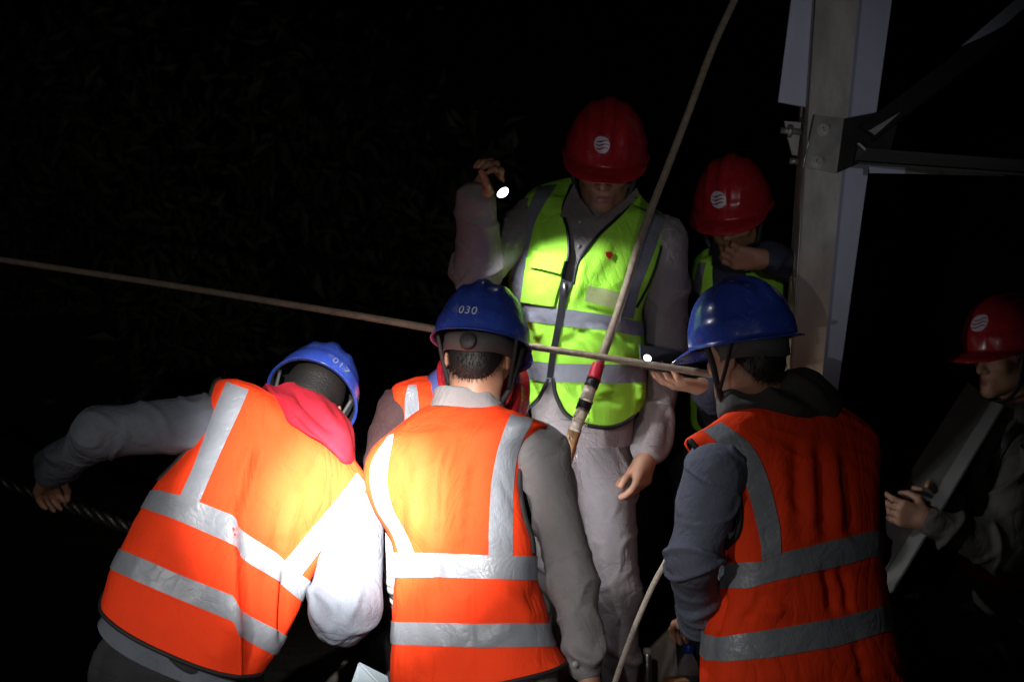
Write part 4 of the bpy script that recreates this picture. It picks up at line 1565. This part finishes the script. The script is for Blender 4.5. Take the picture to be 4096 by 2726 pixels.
# ------------------------------------------------ C: worker at the right, looking left
hatC = P(2972, 1366, 3.60)
RC = frame((-.66, .74, -.16), (-.14, .08, .985))
neckC = P(3060, 1640, 3.63)
hipsC = np.array([0.70, 3.62, 0.84])
armsC = [(P(2862, 1895, 3.48), P(2768, 2240, 3.44), P(2800, 2480, 3.62), (0.080, 0.066, 0.050)),
         (P(3440, 1850, 3.76), P(3460, 2200, 3.88), P(3250, 2300, 4.0), (0.065, 0.060, 0.046))]
handsC = [dict(wrist=P(2795, 2490, 3.66), dirv=(-.35, .9, -.1), palm=(0.3, 0, -1), curl=0.75, thumb_side=-1),
          dict(wrist=P(3245, 2302, 4.01), dirv=(-.9, .4, 0), palm=(0, 0, -1), curl=0.6, thumb_side=1)]
legsC = [leg(hipsC + (-.1, -.02, -.02), (.58, 3.72, .46), (.58, 3.62, .09), (-.6, .8, 0)), leg(hipsC + (.1, .03, -.02), (.82, 3.75, .46), (.84, 3.66, .09), (-.4, .9, 0))]
C = person('person with blue helmet turned left, orange vest and grey hood, beside the tower leg', (hatC, RC), neckC, armsC, handsC, hipsC, legsC, 0.0045, True)
ringsC = [(2900, 1668, 3335, 1645, 3.56, 3.70, .05, .08, -45),
          (2830, 1712, 3405, 1690, 3.54, 3.72, .075, .09, -40),
          (2755, 1760, 3475, 1735, 3.52, 3.73, .09, .10, -10),
          (2775, 1815, 3490, 1800, 3.52, 3.73, .11, .11, 0),
          (2800, 1900, 3482, 1880, 3.52, 3.72, .125, .11, 10),
          (2830, 2000, 3476, 1975, 3.52, 3.72, .13, .11, 15),
          (2862, 2110, 3480, 2080, 3.52, 3.71, .13, .11, 20),
          (2886, 2215, 3494, 2160, 3.52, 3.70, .13, .11, 25),
          (2880, 2320, 3502, 2262, 3.52, 3.70, .13, .11, 28),
          (2864, 2410, 3520, 2360, 3.52, 3.69, .13, .11, 30),
          (2830, 2520, 3540, 2470, 3.51, 3.69, .135, .115, 32),
          (2818, 2640, 3564, 2580, 3.50, 3.68, .14, .12, 34),
          (2814, 2830, 3590, 2705, 3.49, 3.68, .145, .125, 36)]
foldsC = [([(3270, 1760), (3285, 1950), (3300, 2150)], -0.008, 26, 20), ([(3235, 1780), (3240, 1960), (3240, 2150)], 0.006, 26, 30),
          ([(3370, 1800), (3390, 1980), (3410, 2130)], -0.007, 24, 24), ([(3330, 1790), (3350, 1960), (3360, 2130)], 0.006, 26, 26),
          ([(3110, 1800), (3140, 2000), (3150, 2180)], 0.005, 40, 30), ([(3190, 1740), (3180, 1900), (3190, 2080)], -0.004, 26, 26),
          ([(3290, 2260), (3320, 2360), (3330, 2460)], -0.009, 24, 18), ([(3360, 2260), (3390, 2360), (3400, 2450)], -0.007, 20, 20),
          ([(2960, 2400), (3060, 2440), (3150, 2450)], 0.006, 46, 30), ([(2900, 2360), (2880, 2460), (2862, 2540)], -0.010, 12, 26),
          ([(3420, 2560), (3450, 2640), (3460, 2720)], -0.007, 26, 22), ([(3050, 2360), (3020, 2430), (2960, 2500)], -0.005, 26, 26)]
LC = Loft(ringsC, folds=[(a, b * 1.2, c, d) for a, b, c, d in foldsC], seed=15, noise=0.0032)
JC = Loft(ringsC + [(2815, 2900, 3590, 2830, 3.49, 3.68, .14, .12, 30)], nu=120, nv=90, shrink=0.022, noise=0.0012, seed=16)
S = SDF()
sleeves(S, armsC)
S.cone(P(2900, 1860, 3.54), P(3400, 1830, 3.70), 0.062, 0.07, 0.04)
S.cone(P(3130, 1850, 3.63), P(3180, 2500, 3.62), 0.065, 0.065, 0.04)
cloth(C, S, 0.0055, M['blueg'], 'jacket', 0.0055, 23, extra=[(JC.G.reshape(-1, 3), JC.faces())])
armholeC = [(2700, 1752), (2764, 1757), (2817, 1809), (2903, 1846), (2946, 1927), (2962, 2033), (2951, 2130), (2903, 2190), (2850, 2200), (2700, 2190)]
vC = vest(C, LC, M['orange'], cuts=[armholeC], label='orange safety vest, dimly lit, dark in its right folds')
hband(vC, LC, [(2890, 2253), (2960, 2250), (3047, 2243), (3122, 2210), (3277, 2172), (3400, 2143), (3475, 2124)], [(2880, 2351), (2999, 2349), (3085, 2324), (3298, 2274), (3400, 2250), (3494, 2222)])
hband(vC, LC, [(2828, 2536), (2871, 2547), (3031, 2525), (3341, 2472), (3533, 2420)], [(2822, 2637), (2903, 2643), (3085, 2627), (3341, 2584), (3545, 2522)])
vband(vC, LC, [(2815, 1724), (2913, 1812), (2978, 1925), (3020, 2076), (3040, 2170), (3048, 2243)], [(2887, 1690), (2999, 1778), (3063, 1894), (3111, 2065), (3122, 2150), (3122, 2208)])
piping(vC, LC, [(2762, 1760), (2817, 1812), (2903, 1848), (2946, 1929), (2962, 2033), (2951, 2130), (2905, 2188)], 0.0078)
hem_piping(vC, LC, 0.0055)
hoodC = [(2890, 1560, 3080, 1545, 3.58, 3.68, .05, .06, 0), (2880, 1650, 3190, 1480, 3.56, 3.70, .07, .07, -10), (2910, 1660, 3260, 1520, 3.56, 3.71, .085, .08, -10),
         (2960, 1650, 3322, 1590, 3.57, 3.72, .09, .08, 0), (3020, 1645, 3332, 1640, 3.59, 3.71, .085, .08, 10), (3120, 1640, 3318, 1668, 3.62, 3.70, .06, .07, 10)]
hfC = [([(3040, 1540), (3130, 1600), (3230, 1650)], 0.010, 22, 22), ([(3100, 1520), (3190, 1570), (3280, 1640)], -0.010, 18, 22), ([(3160, 1500), (3230, 1550), (3300, 1620)], 0.009, 20, 20)]
LHc = Loft(hoodC, nu=140, nv=80, folds=hfC, seed=33, noise=0.004)
obj('hood', LHc.G.reshape(-1, 3), LHc.faces(), M['hood'], C)
hard_hat(C, hatC, RC, 'helm_blue', scale=1.06)
trousers(C, hipsC, legsC, M['dark_cloth'], 43, 0.88)

# ------------------------------------------------ D: worker facing us, raising the torch
hatD = P(2424, 610, 4.0)
RD = frame((-.09, -.90, -.43), (.05, -.43, .90))
neckD = P(2415, 840, 4.06)
hipsD = np.array([0.225, 4.06, 1.20])
armsD = [(P(2118, 890, 4.03), P(1912, 1075, 3.89), P(1905, 815, 3.79), (0.068, 0.064, 0.049)),
         (P(2660, 960, 4.06), P(2662, 1390, 4.10), P(2600, 1790, 3.99), (0.068, 0.063, 0.046))]
handsD = [dict(wrist=P(1900, 792, 3.785), dirv=(.6, -.3, .74), palm=(-.58, -.79, .15), curl=[1.0, 1.1, 1.15, 1.2], thumb_side=1, thumb=0.9, spread=0.4, tout=0.4),
          dict(wrist=P(2590, 1822, 3.97), dirv=(-.22, -.12, -.97), palm=(-.75, .6, 0), curl=[0.42, 0.70, 0.82, 0.9], thumb_side=-1, thumb=0.05, spread=0.3, hs=0.86, tout=0.35)]
legsD = [leg((.135, 4.05, 1.12), (.12, 4.02, .80), (.11, 4.08, .50), (-.1, -1, 0)), leg((.275, 4.04, 1.10), (.298, 4.02, .80), (.31, 4.06, .50), (.1, -1, 0))]
D = person('person facing us in a lime vest and red helmet, raising a lit torch', (hatD, RD), neckD, armsD, handsD, hipsD, legsD, 0.0042, True)
ringsD = [(2290, 738, 2540, 782, 4.06, 4.06, .06, .06, 60),
          (2160, 748, 2605, 828, 4.05, 4.06, .075, .085, 30),
          (2100, 786, 2670, 876, 4.04, 4.06, .10, .10, 15),
          (2071, 867, 2653, 950, 4.03, 4.05, .12, .11, 5),
          (2054, 970, 2628, 1040, 4.02, 4.04, .13, .11, 0),
          (2041, 1068, 2600, 1120, 4.02, 4.04, .135, .11, 0),
          (2038, 1125, 2578, 1180, 4.02, 4.04, .135, .11, 4),
          (2056, 1200, 2562, 1245, 4.02, 4.04, .135, .11, 8),
          (2085, 1290, 2568, 1310, 4.02, 4.04, .135, .11, 12),
          (2100, 1400, 2576, 1420, 4.02, 4.04, .135, .11, 16),
          (2102, 1510, 2574, 1530, 4.02, 4.04, .135, .11, 25),
          (2098, 1600, 2560, 1610, 4.02, 4.04, .135, .115, 60),
          (2095, 1640, 2545, 1650, 4.02, 4.04, .138, .12, 75)]
foldsD = [([(2450, 930), (2420, 1010), (2360, 1110), (2310, 1200)], 0.0045, 36, 32), ([(2480, 960), (2440, 1060), (2380, 1140)], -0.002, 34, 34),
          ([(2340, 1030), (2320, 1120), (2295, 1220)], 0.007, 16, 20), ([(2150, 900), (2170, 980), (2190, 1040)], 0.005, 24, 24),
          ([(2180, 820), (2190, 900), (2170, 1000)], -0.004, 22, 22), ([(2290, 1330), (2350, 1380), (2390, 1440)], 0.009, 22, 18),
          ([(2250, 1380), (2300, 1350), (2370, 1310)], -0.008, 20, 22), ([(2330, 1310), (2400, 1330), (2460, 1350)], 0.009, 16, 22),
          ([(2420, 1290), (2480, 1330), (2540, 1380)], -0.008, 22, 22), ([(2230, 1540), (2290, 1590), (2350, 1640)], 0.010, 26, 18),
          ([(2380, 1600), (2430, 1590), (2500, 1600)], -0.009, 14, 22), ([(2535, 1530), (2548, 1570), (2540, 1600)], 0.012, 20, 8),
          ([(2120, 1250), (2150, 1310), (2160, 1360)], 0.008, 16, 16), ([(2325, 1540), (2325, 1590)], 0.006, 10, 10)]
LD = Loft(ringsD, folds=foldsD, seed=17, noise=0.0022)
ringsJD = ringsD[:-1] + [(2100, 1640, 2560, 1650, 4.02, 4.04, .13, .11, 30), (2105, 1740, 2548, 1765, 4.02, 4.04, .128, .11, 18)]
JD = Loft(ringsJD, nu=130, nv=110, shrink=0.018, noise=0.0012, seed=18, folds=[([(2280, 1000), (2300, 900), (2360, 880)], 0.004, 20, 20)])
S = SDF()
sleeves(S, armsD)
S.cone(P(2170, 905, 4.05), P(2600, 960, 4.06), 0.066, 0.066, 0.04)
S.cone(P(2360, 950, 4.05), P(2330, 1650, 4.05), 0.065, 0.065, 0.04)
cloth(D, S, 0.0055, M['mauve'], 'jacket', 0.0055, 24, extra=[(JD.G.reshape(-1, 3), JD.faces())])
vneck = [(2200, 600), (2284, 738), (2251, 838), (2270, 924), (2275, 1010), (2262, 1068), (2247, 1114), (2292, 1136), (2310, 1056), (2336, 1010), (2399, 936), (2479, 861), (2542, 790), (2600, 600)]
slit = [(2196, 1509), (2172, 1560), (2150, 1600), (2098, 1650), (2050, 1700), (2050, 1900), (2700, 1900), (2650, 1560), (2560, 1640), (2500, 1690), (2450, 1709), (2400, 1711), (2330, 1696), (2262, 1655), (2230, 1600), (2218, 1555)]
vD = vest(D, LD, M['lime'], cuts=[vneck, slit], label='lime yellow safety vest with two pockets and grey stripes')
hband(vD, LD, [(2085, 1214), (2150, 1222), (2240, 1234), (2275, 1236), (2450, 1262), (2560, 1288)], [(2095, 1280), (2215, 1297), (2250, 1303), (2433, 1322), (2566, 1345)])
hband(vD, LD, [(2106, 1438), (2198, 1452), (2300, 1455), (2450, 1457), (2572, 1462)], [(2104, 1515), (2187, 1527), (2300, 1530), (2450, 1532), (2570, 1530)])
vband(vD, LD, [(2152, 752), (2103, 867), (2074, 970), (2052, 1096), (2056, 1150), (2076, 1215)], [(2226, 742), (2152, 867), (2123, 970), (2098, 1096), (2100, 1150), (2128, 1222)])
vband(vD, LD, [(2596, 830), (2571, 905), (2536, 1010), (2490, 1154), (2462, 1265)], [(2662, 870), (2646, 905), (2610, 1015), (2556, 1154), (2530, 1275)])
piping(vD, LD, [(2284, 742), (2251, 838), (2270, 924), (2275, 1010), (2262, 1068), (2250, 1116)], 0.004, m=M['zip'])
piping(vD, LD, [(2540, 792), (2479, 861), (2399, 936), (2336, 1010), (2310, 1056), (2294, 1136)], 0.005, m=M['zip'])
piping(vD, LD, [(2668, 880), (2650, 960), (2624, 1056), (2596, 1131), (2566, 1190), (2545, 1228)], 0.0045)
piping(vD, LD, [(2194, 1515), (2172, 1560), (2150, 1600), (2104, 1642)], 0.005)
piping(vD, LD, [(2214, 1515), (2220, 1560), (2232, 1600), (2264, 1655), (2330, 1694), (2400, 1708), (2450, 1706), (2500, 1688), (2540, 1662)], 0.006)
vband(vD, LD, [(2240, 1110), (2238, 1190), (2224, 1290), (2204, 1400), (2190, 1510)], [(2294, 1134), (2266, 1200), (2250, 1290), (2230, 1400), (2214, 1512)], 0.0065, M['zip'], 'zip', 60, 4)
h = LD.cast(2259, 1150)
tube('zip_slider', [h[0] + h[1] * 0.012 + (0, 0, 0.012), h[0] + h[1] * 0.014 + (0.001, 0, -0.022)], [0.005, 0.003], M['zip_metal'], vD, 8)
pk = vband(vD, LD, [(2114, 1030), (2102, 1110), (2090, 1206)], [(2262, 1044), (2240, 1130), (2216, 1226)], 0.009, M['lime'], 'pocket', 30, 12)
vband(pk, LD, [(2147, 1006), (2138, 1040), (2129, 1070)], [(2262, 1030), (2254, 1062), (2243, 1097)], 0.019, M['lime'], 'pocket_flap', 12, 10)
pk = vband(vD, LD, [(2336, 1126), (2332, 1170), (2327, 1212)], [(2486, 1158), (2476, 1205), (2464, 1247)], 0.009, M['lime'], 'pocket', 20, 10)
vband(pk, LD, [(2346, 1140), (2342, 1172), (2338, 1203)], [(2474, 1168), (2466, 1205), (2456, 1234)], 0.0115, M['window'], 'clear_window', 16, 8)
h = LD.cast(2433, 1020)
t1_, t2_ = unit(np.cross(h[1], (0, 0, 1))), np.array([0, 0, 1.0])
sh = [(-1, .9), (-.2, .7), (.2, 1.0), (1, .6), (.9, -.3), (.1, -1.1), (-.8, -.3)]
obj('enamel_badge', *prism([h[0] + h[1] * 0.0035 + 0.0105 * (-a * t1_ + b * t2_) for a, b in sh], h[1], 0.0025), M['badge'], vD, smooth=False)
# shirt collar wings and buttons
for poly in ([(2296, 735), (2262, 800), (2240, 868), (2278, 868), (2345, 852), (2378, 872), (2350, 830), (2318, 790)], [(2548, 752), (2500, 800), (2440, 845), (2396, 872), (2436, 870), (2486, 850), (2532, 805), (2556, 770)]):
    q = [P(x, y, 3.905 + 0.10 * (868 - y) / 130) for x, y in poly]
    obj('collar', *prism(q, (0, 1, 0.4), 0.006), M['mauve'], D, smooth=False)
for px, py in ((2320, 886), (2316, 985)):
    h = JD.cast(px, py)
    obj('button', *prism([h[0] + h[1] * 0.001 + 0.006 * (math.cos(q) * t1_ + math.sin(q) * t2_) for q in th], h[1], 0.003), M['button'], D)
hard_hat(D, hatD, RD, 'helm_red', logo=(0.012, 0.062, 0.0215), scale=1.0)
oD = hatD - RD[:, 2] * 0.030
for s in (1, -1):
    a = np.linspace(0, 2 * np.pi, 25)
    W = [oD + RD @ np.array([s * 0.033 + 0.022 * math.cos(q), 0.108 - 0.006 * abs(math.cos(q) + s) * 0.5, -0.004 + 0.016 * math.sin(q)]) for q in a]
    tube('spectacle_rim', W, 0.0011, M['glassrim'], D, 6)
trousers(D, hipsD, legsD, M['mauve_dark'], 44, 0.82, 0.007, waist=P(2330, 1660, 4.04))

# ------------------------------------------------ E: second red helmet, hand at the chin, phone in the other hand
hatE = P(2930, 822, 4.38)
RE = frame((-.33, -.86, -.38), (-.13, -.38, .91))
neckE = P(2950, 1060, 4.43)
hipsE = np.array([0.69, 4.42, 1.16])
armsE = [(P(2815, 1180, 4.42), P(2880, 1660, 4.25), P(2838, 1560, 3.98), (0.064, 0.058, 0.044)),
         (P(3120, 1170, 4.44), P(3250, 1080, 4.30), P(3085, 1035, 4.19), (0.064, 0.056, 0.044))]
handsE = [dict(wrist=P(2826, 1548, 3.965), dirv=(-.95, -.25, .12), palm=(.1, .25, 1), curl=[0.35, 0.45, 0.5, 0.55], thumb_side=1, thumb=0.4, spread=2.5),
          dict(wrist=P(3062, 1036, 4.17), dirv=(-.97, -.1, .05), palm=(.1, .75, .6), curl=[0.8, .9, .95, 1.0], thumb_side=1, thumb=0.6)]
legsE = [leg(hipsE + (-.1, 0, -.02), (.58, 4.40, .80), (.57, 4.44, .50), (-.3, -1, 0)), leg(hipsE + (.1, 0, -.02), (.80, 4.40, .80), (.81, 4.44, .50), (.1, -1, 0))]
E = person('person with red helmet and spectacles, hand on chin, half behind the tower leg', (hatE, RE), neckE, armsE, handsE, hipsE, legsE, 0.0048, True)
ringsE = [(2868, 985, 3050, 995, 4.43, 4.43, .05, .06, 40), (2800, 1020, 3120, 1030, 4.42, 4.43, .08, .09, 20), (2772, 1060, 3160, 1080, 4.42, 4.43, .10, .10, 5),
          (2768, 1200, 3165, 1210, 4.42, 4.43, .125, .11, 0), (2765, 1400, 3160, 1400, 4.42, 4.43, .13, .11, 5), (2762, 1640, 3150, 1640, 4.42, 4.43, .13, .115, 20), (2764, 1700, 3150, 1700, 4.42, 4.43, .13, .115, 40)]
LE = Loft(ringsE, nu=150, nv=110, seed=19, noise=0.003)
JE = Loft(ringsE + [(2770, 1800, 3145, 1800, 4.42, 4.43, .125, .11, 20)], nu=100, nv=70, shrink=0.02, seed=20, noise=0.0012)
S = SDF()
sleeves(S, armsE)
S.cone(P(2850, 1180, 4.43), P(3080, 1180, 4.44), 0.064, 0.064, 0.04)
S.cone(P(2960, 1200, 4.43), P(2960, 1700, 4.43), 0.065, 0.065, 0.04)
cloth(E, S, 0.0075, M['navy'], 'jacket', 0.006, 25, extra=[(JE.G.reshape(-1, 3), JE.faces())])
vE = vest(E, LE, M['lime'], cuts=[[(2860, 900), (2846, 985), (2850, 1130), (2900, 1300), (2960, 1150), (3040, 1000), (3060, 900)]], label='lime yellow safety vest mostly hidden')
vband(vE, LE, [(2800, 1050), (2782, 1120), (2772, 1220), (2770, 1380)], [(2826, 1052), (2812, 1120), (2804, 1220), (2802, 1380)])
hband(vE, LE, [(2768, 1400), (3155, 1400)], [(2768, 1455), (3155, 1455)])
hem_piping(vE, LE, 0.005)
collar_band(E, P(2948, 1030, 4.42), (0, -.2, .97), (-.2, -.95, 0), 0.078, 0.10, 0.05, M['navy'], gap=0.5)
hard_hat(E, hatE, RE, 'helm_red', logo=(0.012, 0.062, 0.0235), scale=1.02)
oE = hatE - RE[:, 2] * 0.030
for s in (1, -1):
    a = np.linspace(0, 2 * np.pi, 25)
    W = [oE + RE @ np.array([s * 0.033 + 0.023 * math.cos(q), 0.108 - 0.006 * abs(math.cos(q) + s) * 0.5, -0.004 + 0.015 * math.sin(q)]) for q in a]
    tube('spectacle_rim', W, 0.0016, M['strap_dark'], E, 6)
trousers(E, hipsE, legsE, M['dark_cloth'], 45)

# ------------------------------------------------ F: worker at the right edge holding a steel angle
hatF = P(4030, 1382, 4.40)
RF = frame((-.90, -.38, -.12), (-.08, -.10, .99))
neckF = P(4070, 1690, 4.46)
hipsF = P(4010, 2480, 4.50)
armsF = [(P(4075, 1880, 4.36), P(4010, 2190, 4.24), P(3740, 2095, 4.20), (0.078, 0.072, 0.052)),
         (P(3975, 1830, 4.60), P(3890, 2130, 4.56), P(3760, 2010, 4.36), (0.070, 0.062, 0.048))]
handsF = [dict(wrist=P(3715, 2080, 4.195), dirv=(-.93, -.05, .25), palm=(.0, 1, 0.2), curl=[.6, .7, .75, .8], thumb_side=-1, thumb=0.5),
          dict(wrist=P(3745, 2000, 4.35), dirv=(-.8, -.3, .1), palm=(.2, -1, 0), curl=[.9, .9, .9, .9], thumb_side=1, thumb=0.5)]
zF = gz((1.5, 4.5, 0))
legsF = [leg(hipsF + (-.10, -.08, -.02), P(3590, 2420, 4.32), (1.13, 4.36, gz((1.13, 4.36, 0)) + .09), (-1, 0, 0)), leg(hipsF + (.06, .06, -.04), (1.46, 4.56, zF + 0.16), (1.80, 4.62, zF + .09), (-1, -.2, 0))]
Fp = person('person in shadow with red helmet and khaki jacket gripping a steel angle bar', (hatF, RF), neckF, armsF, handsF, hipsF, legsF, 0.0048, True)
ringsF = [(3975, 1650, 4170, 1640, 4.42, 4.50, .05, .06, 10), (3935, 1720, 4240, 1700, 4.40, 4.50, .09, .10, 5), (3915, 1850, 4270, 1840, 4.40, 4.50, .12, .11, 0), (3900, 2050, 4270, 2050, 4.40, 4.50, .13, .12, 0),
          (3860, 2250, 4270, 2250, 4.42, 4.52, .13, .12, 5), (3820, 2300, 4275, 2300, 4.43, 4.52, .14, .13, 10), (3826, 2440, 4280, 2460, 4.43, 4.52, .145, .13, 16), (3845, 2475, 4280, 2495, 4.43, 4.52, .14, .13, 16)]
JF = Loft(ringsF, nu=140, nv=110, seed=27, noise=0.005)
S = SDF()
sleeves(S, armsF)
S.cone(P(3990, 1830, 4.5), P(4160, 1850, 4.46), 0.07, 0.08, 0.04)
S.cone(P(4090, 1800, 4.47), P(4060, 2300, 4.48), 0.065, 0.065, 0.04)
cloth(Fp, S, 0.007, M['khaki'], 'jacket', 0.007, 26, extra=[(JF.G.reshape(-1, 3), JF.faces())])
vband(Fp, JF, [(3836, 2240), (3960, 2290), (4060, 2310)], [(3826, 2268), (3950, 2325), (4056, 2348)], 0.006, M['red_cloth'], 'waist_belt', 30, 5)
vband(Fp, JF, [(4062, 2300), (4110, 2290), (4180, 2280)], [(4062, 2350), (4110, 2345), (4180, 2340)], 0.006, M['red_cloth'], 'waist_belt', 30, 5)
vband(Fp, JF, [(4060, 1690), (3980, 1790), (3945, 1900)], [(4090, 1700), (4020, 1800), (3975, 1910)], 0.006, M['tape_black'], 'shoulder_strap', 30, 4)
collar_band(Fp, P(4070, 1680, 4.45), (-.1, -.05, .98), (-.95, -.3, 0), 0.085, 0.11, 0.055, M['khaki'], gap=0.5)
hard_hat(Fp, hatF, RF, 'helm_red', logo=(-0.022, 0.080, 0.0235), scale=1.06)
trousers(Fp, hipsF, legsF, M['navy'], 46)
# the bar
sb = thing('steel_angle_bar', 'pale steel angle bar gripped slantwise by the worker at the right edge', 'steel bar', P(3515, 2332, 4.25))
bar = [P(3872, 1528, 4.42), P(3962, 1600, 4.40), P(3515, 2340, 4.16), P(3415, 2240, 4.18)]
obj('web', *prism(bar, (0, 1, 0.2), 0.006), M['steel_bar'], sb, smooth=False)
e0, e1 = P(3962, 1602, 4.40), P(3515, 2342, 4.16)
ee = unit(e1 - e0)
nn_ = unit(np.cross(ee, (0, 1, 0)))
obj('flange', *prism([e0 + (0, -.0005, 0), e1 + (0, -.0005, 0), e1 + np.array([0.022, -0.050, -0.010]), e0 + np.array([0.022, -0.050, -0.010])], nn_, 0.006), M['steel_bar'], sb, smooth=False)

# ------------------------------------------------ G: worker stooping behind the middle one
hatG = P(1930, 1570, 3.84)
RG = frame((.45, -.45, -.77), (.42, -.62, .66))
neckG = P(1880, 1600, 3.93)
hipsG = np.array([-0.20, 3.98, 0.90])
armsG = [(P(1600, 1650, 3.92), P(1500, 2010, 3.86), P(1540, 2330, 3.80), (0.064, 0.058, 0.048)), (P(1960, 1720, 3.98), P(2000, 2080, 3.97), P(1930, 2080, 3.76), (0.060, 0.056, 0.046))]
handsG = [dict(wrist=P(1545, 2350, 3.795), dirv=(.3, -.2, -.9), palm=(.8, .3, 0), curl=.5, thumb_side=1), dict(wrist=P(1930, 2075, 3.75), dirv=(.2, -.6, .6), palm=(.6, .5, .3), curl=.9, thumb_side=1)]
legsG = [leg(hipsG + (-.1, -.02, -.02), (-.32, 3.93, .70), (-.33, 4.05, .50), (-.2, -1, 0)), leg(hipsG + (.1, -.02, -.02), (-.08, 3.93, .70), (-.07, 4.05, .50), (.1, -1, 0))]
Gp = person('person in orange vest and red helmet stooping, mostly hidden behind helmet 030', (hatG, RG), neckG, armsG, handsG, hipsG, legsG, 0.006, False)
ringsG = [(1725, 1500, 1950, 1600, 3.95, 3.95, .05, .06, 30), (1640, 1516, 1980, 1650, 3.94, 3.95, .08, .08, 20), (1572, 1548, 2010, 1700, 3.93, 3.95, .10, .10, 5), (1562, 1640, 2012, 1780, 3.93, 3.95, .11, .10, 0),
          (1578, 1800, 2014, 1900, 3.93, 3.96, .12, .11, 0), (1580, 2100, 2020, 2150, 3.94, 3.97, .12, .11, 5), (1580, 2330, 2020, 2350, 3.95, 3.98, .12, .11, 20)]
LG = Loft(ringsG, nu=150, nv=110, seed=28, noise=0.003)
JG = Loft(ringsG + [(1585, 2420, 2020, 2430, 3.95, 3.98, .115, .11, 10)], nu=100, nv=70, shrink=0.02, seed=29, noise=0.0012)
S = SDF()
sleeves(S, armsG)
S.cone(P(1640, 1650, 3.94), P(1940, 1720, 3.97), 0.064, 0.064, 0.04)
S.cone(P(1790, 1750, 3.95), P(1800, 2300, 3.96), 0.065, 0.065, 0.04)
cloth(Gp, S, 0.008, M['maroon'], 'jacket', 0.006, 30, extra=[(JG.G.reshape(-1, 3), JG.faces())])
vG = vest(Gp, LG, M['orange'], label='orange safety vest, only its shoulder in view')
vband(vG, LG, [(1632, 1545), (1622, 1600), (1622, 1660), (1620, 1760)], [(1664, 1542), (1676, 1600), (1678, 1660), (1676, 1760)])
hband(vG, LG, [(1585, 1900), (2010, 2000)], [(1585, 1960), (2010, 2060)])
collar_band(Gp, P(1850, 1570, 3.93), (.3, -.5, .8), (.3, -.8, -.4), 0.085, 0.115, 0.05, M['strap_blue'], gap=0.5)
hard_hat(Gp, hatG, RG, 'helm_red', scale=1.0)
trousers(Gp, hipsG, legsG, M['dark_cloth'], 47)

# ================================================================== LIT THINGS IN HAND
# D's torch
tp = P(2010, 768, 3.70)
td = unit((0.50, -0.50, -0.70))
tt = thing('hand_torch', 'small black torch shining in the raised fist of the lime vested worker', 'torch', tp - td * 0.06)
u1 = unit(np.cross(td, (0, 0, 1)))
u2 = np.cross(td, u1)


def axial(prof, c, d, a, b, n=24):
    q = np.linspace(0, 2 * np.pi, n, endpoint=False)
    V = np.vstack([c + d * z + r * (np.cos(q)[:, None] * a + np.sin(q)[:, None] * b) for r, z in prof])
    F = [(i * n + j, i * n + (j + 1) % n, (i + 1) * n + (j + 1) % n, (i + 1) * n + j) for i in range(len(prof) - 1) for j in range(n)]
    return V, np.array(F)


obj('barrel', *axial([(0.001, -0.085), (0.011, -0.084), (0.012, -0.081), (0.012, -0.035), (0.0165, -0.022), (0.0185, -0.002), (0.0185, 0.001), (0.0165, 0.001), (0.016, -0.002)], tp, td, u1, u2), M['black_metal'], tt)
obj('lens', *axial([(0.0163, -0.001), (0.0160, 0.003), (0.0125, 0.007), (0.007, 0.009), (0.0005, 0.0095)], tp, td, u1, u2), M['lamp'], tt)
sp = spot('torch_beam', tp + td * 0.014, tp + unit((0.46, 0.26, -0.85)), 18, 45, 0.7, (0.92, 0.95, 1.0), 0.012)
# phone
pc = P(2640, 1438, 3.93)
px_ = unit(np.array([1.0, 0.30, -0.16]))
pz_ = unit(np.array([0.10, -0.86, 0.50]))
pz_ = unit(pz_ - px_ * (pz_ @ px_))
py_ = np.cross(pz_, px_)
pt = thing('smartphone', 'dark smartphone with its flash light on, held flat above the level rope', 'phone', pc)
obj('case', *box_geo(pc + px_ * 0.02, px_ * 0.078, py_ * 0.036, pz_ * 0.004), M['phone'], pt, smooth=False)
obj('metal_edge', *box_geo(pc + px_ * (0.02 - 0.0795), px_ * 0.0012, py_ * 0.036, pz_ * 0.0038), M['phone_edge'], pt, smooth=False)
lc = P(2577, 1421, 3.885)
lz = unit(CAM - lc)
lc = pc + px_ * (0.02 - 0.060) - py_ * 0.004
q = np.linspace(0, 6.283, 18, endpoint=False)
obj('camera_light', *prism([lc + pz_ * 0.0042 + 0.0105 * (math.cos(a) * px_ + 0.9 * math.sin(a) * py_) for a in q], pz_, 0.0015), M['led'], pt)
spot('phone_flash', lc + pz_ * 0.012, lc + pz_ + np.array([0.1, 0, 0]), 1.2, 80, 0.6, (1.0, 0.97, 0.88), 0.006)
# small work lamp held low between the middle worker and the lime vest, hidden behind helmet 030's wearer
ht = P(2000, 2010, 3.69)
hd_t = unit(P(2400, 1790, 3.93) - ht)
wl = thing('work_lamp', 'small lit work lamp held by the stooping worker behind the 030 helmet wearer', 'lamp', ht)
u1 = unit(np.cross(hd_t, (0, 0, 1)))
u2 = np.cross(hd_t, u1)
obj('housing', *axial([(0.001, -0.05), (0.013, -0.048), (0.015, -0.02), (0.019, 0.0), (0.016, 0.0)], ht, hd_t, u1, u2), M['black_metal'], wl)
obj('lens', *axial([(0.016, -0.001), (0.010, 0.001), (0.0005, 0.002)], ht, hd_t, u1, u2), M['lamp'], wl)
spot('work_lamp_beam', ht + hd_t * 0.012, ht + hd_t, 9.5, 75, 0.8, (0.95, 0.97, 1.0), 0.012)
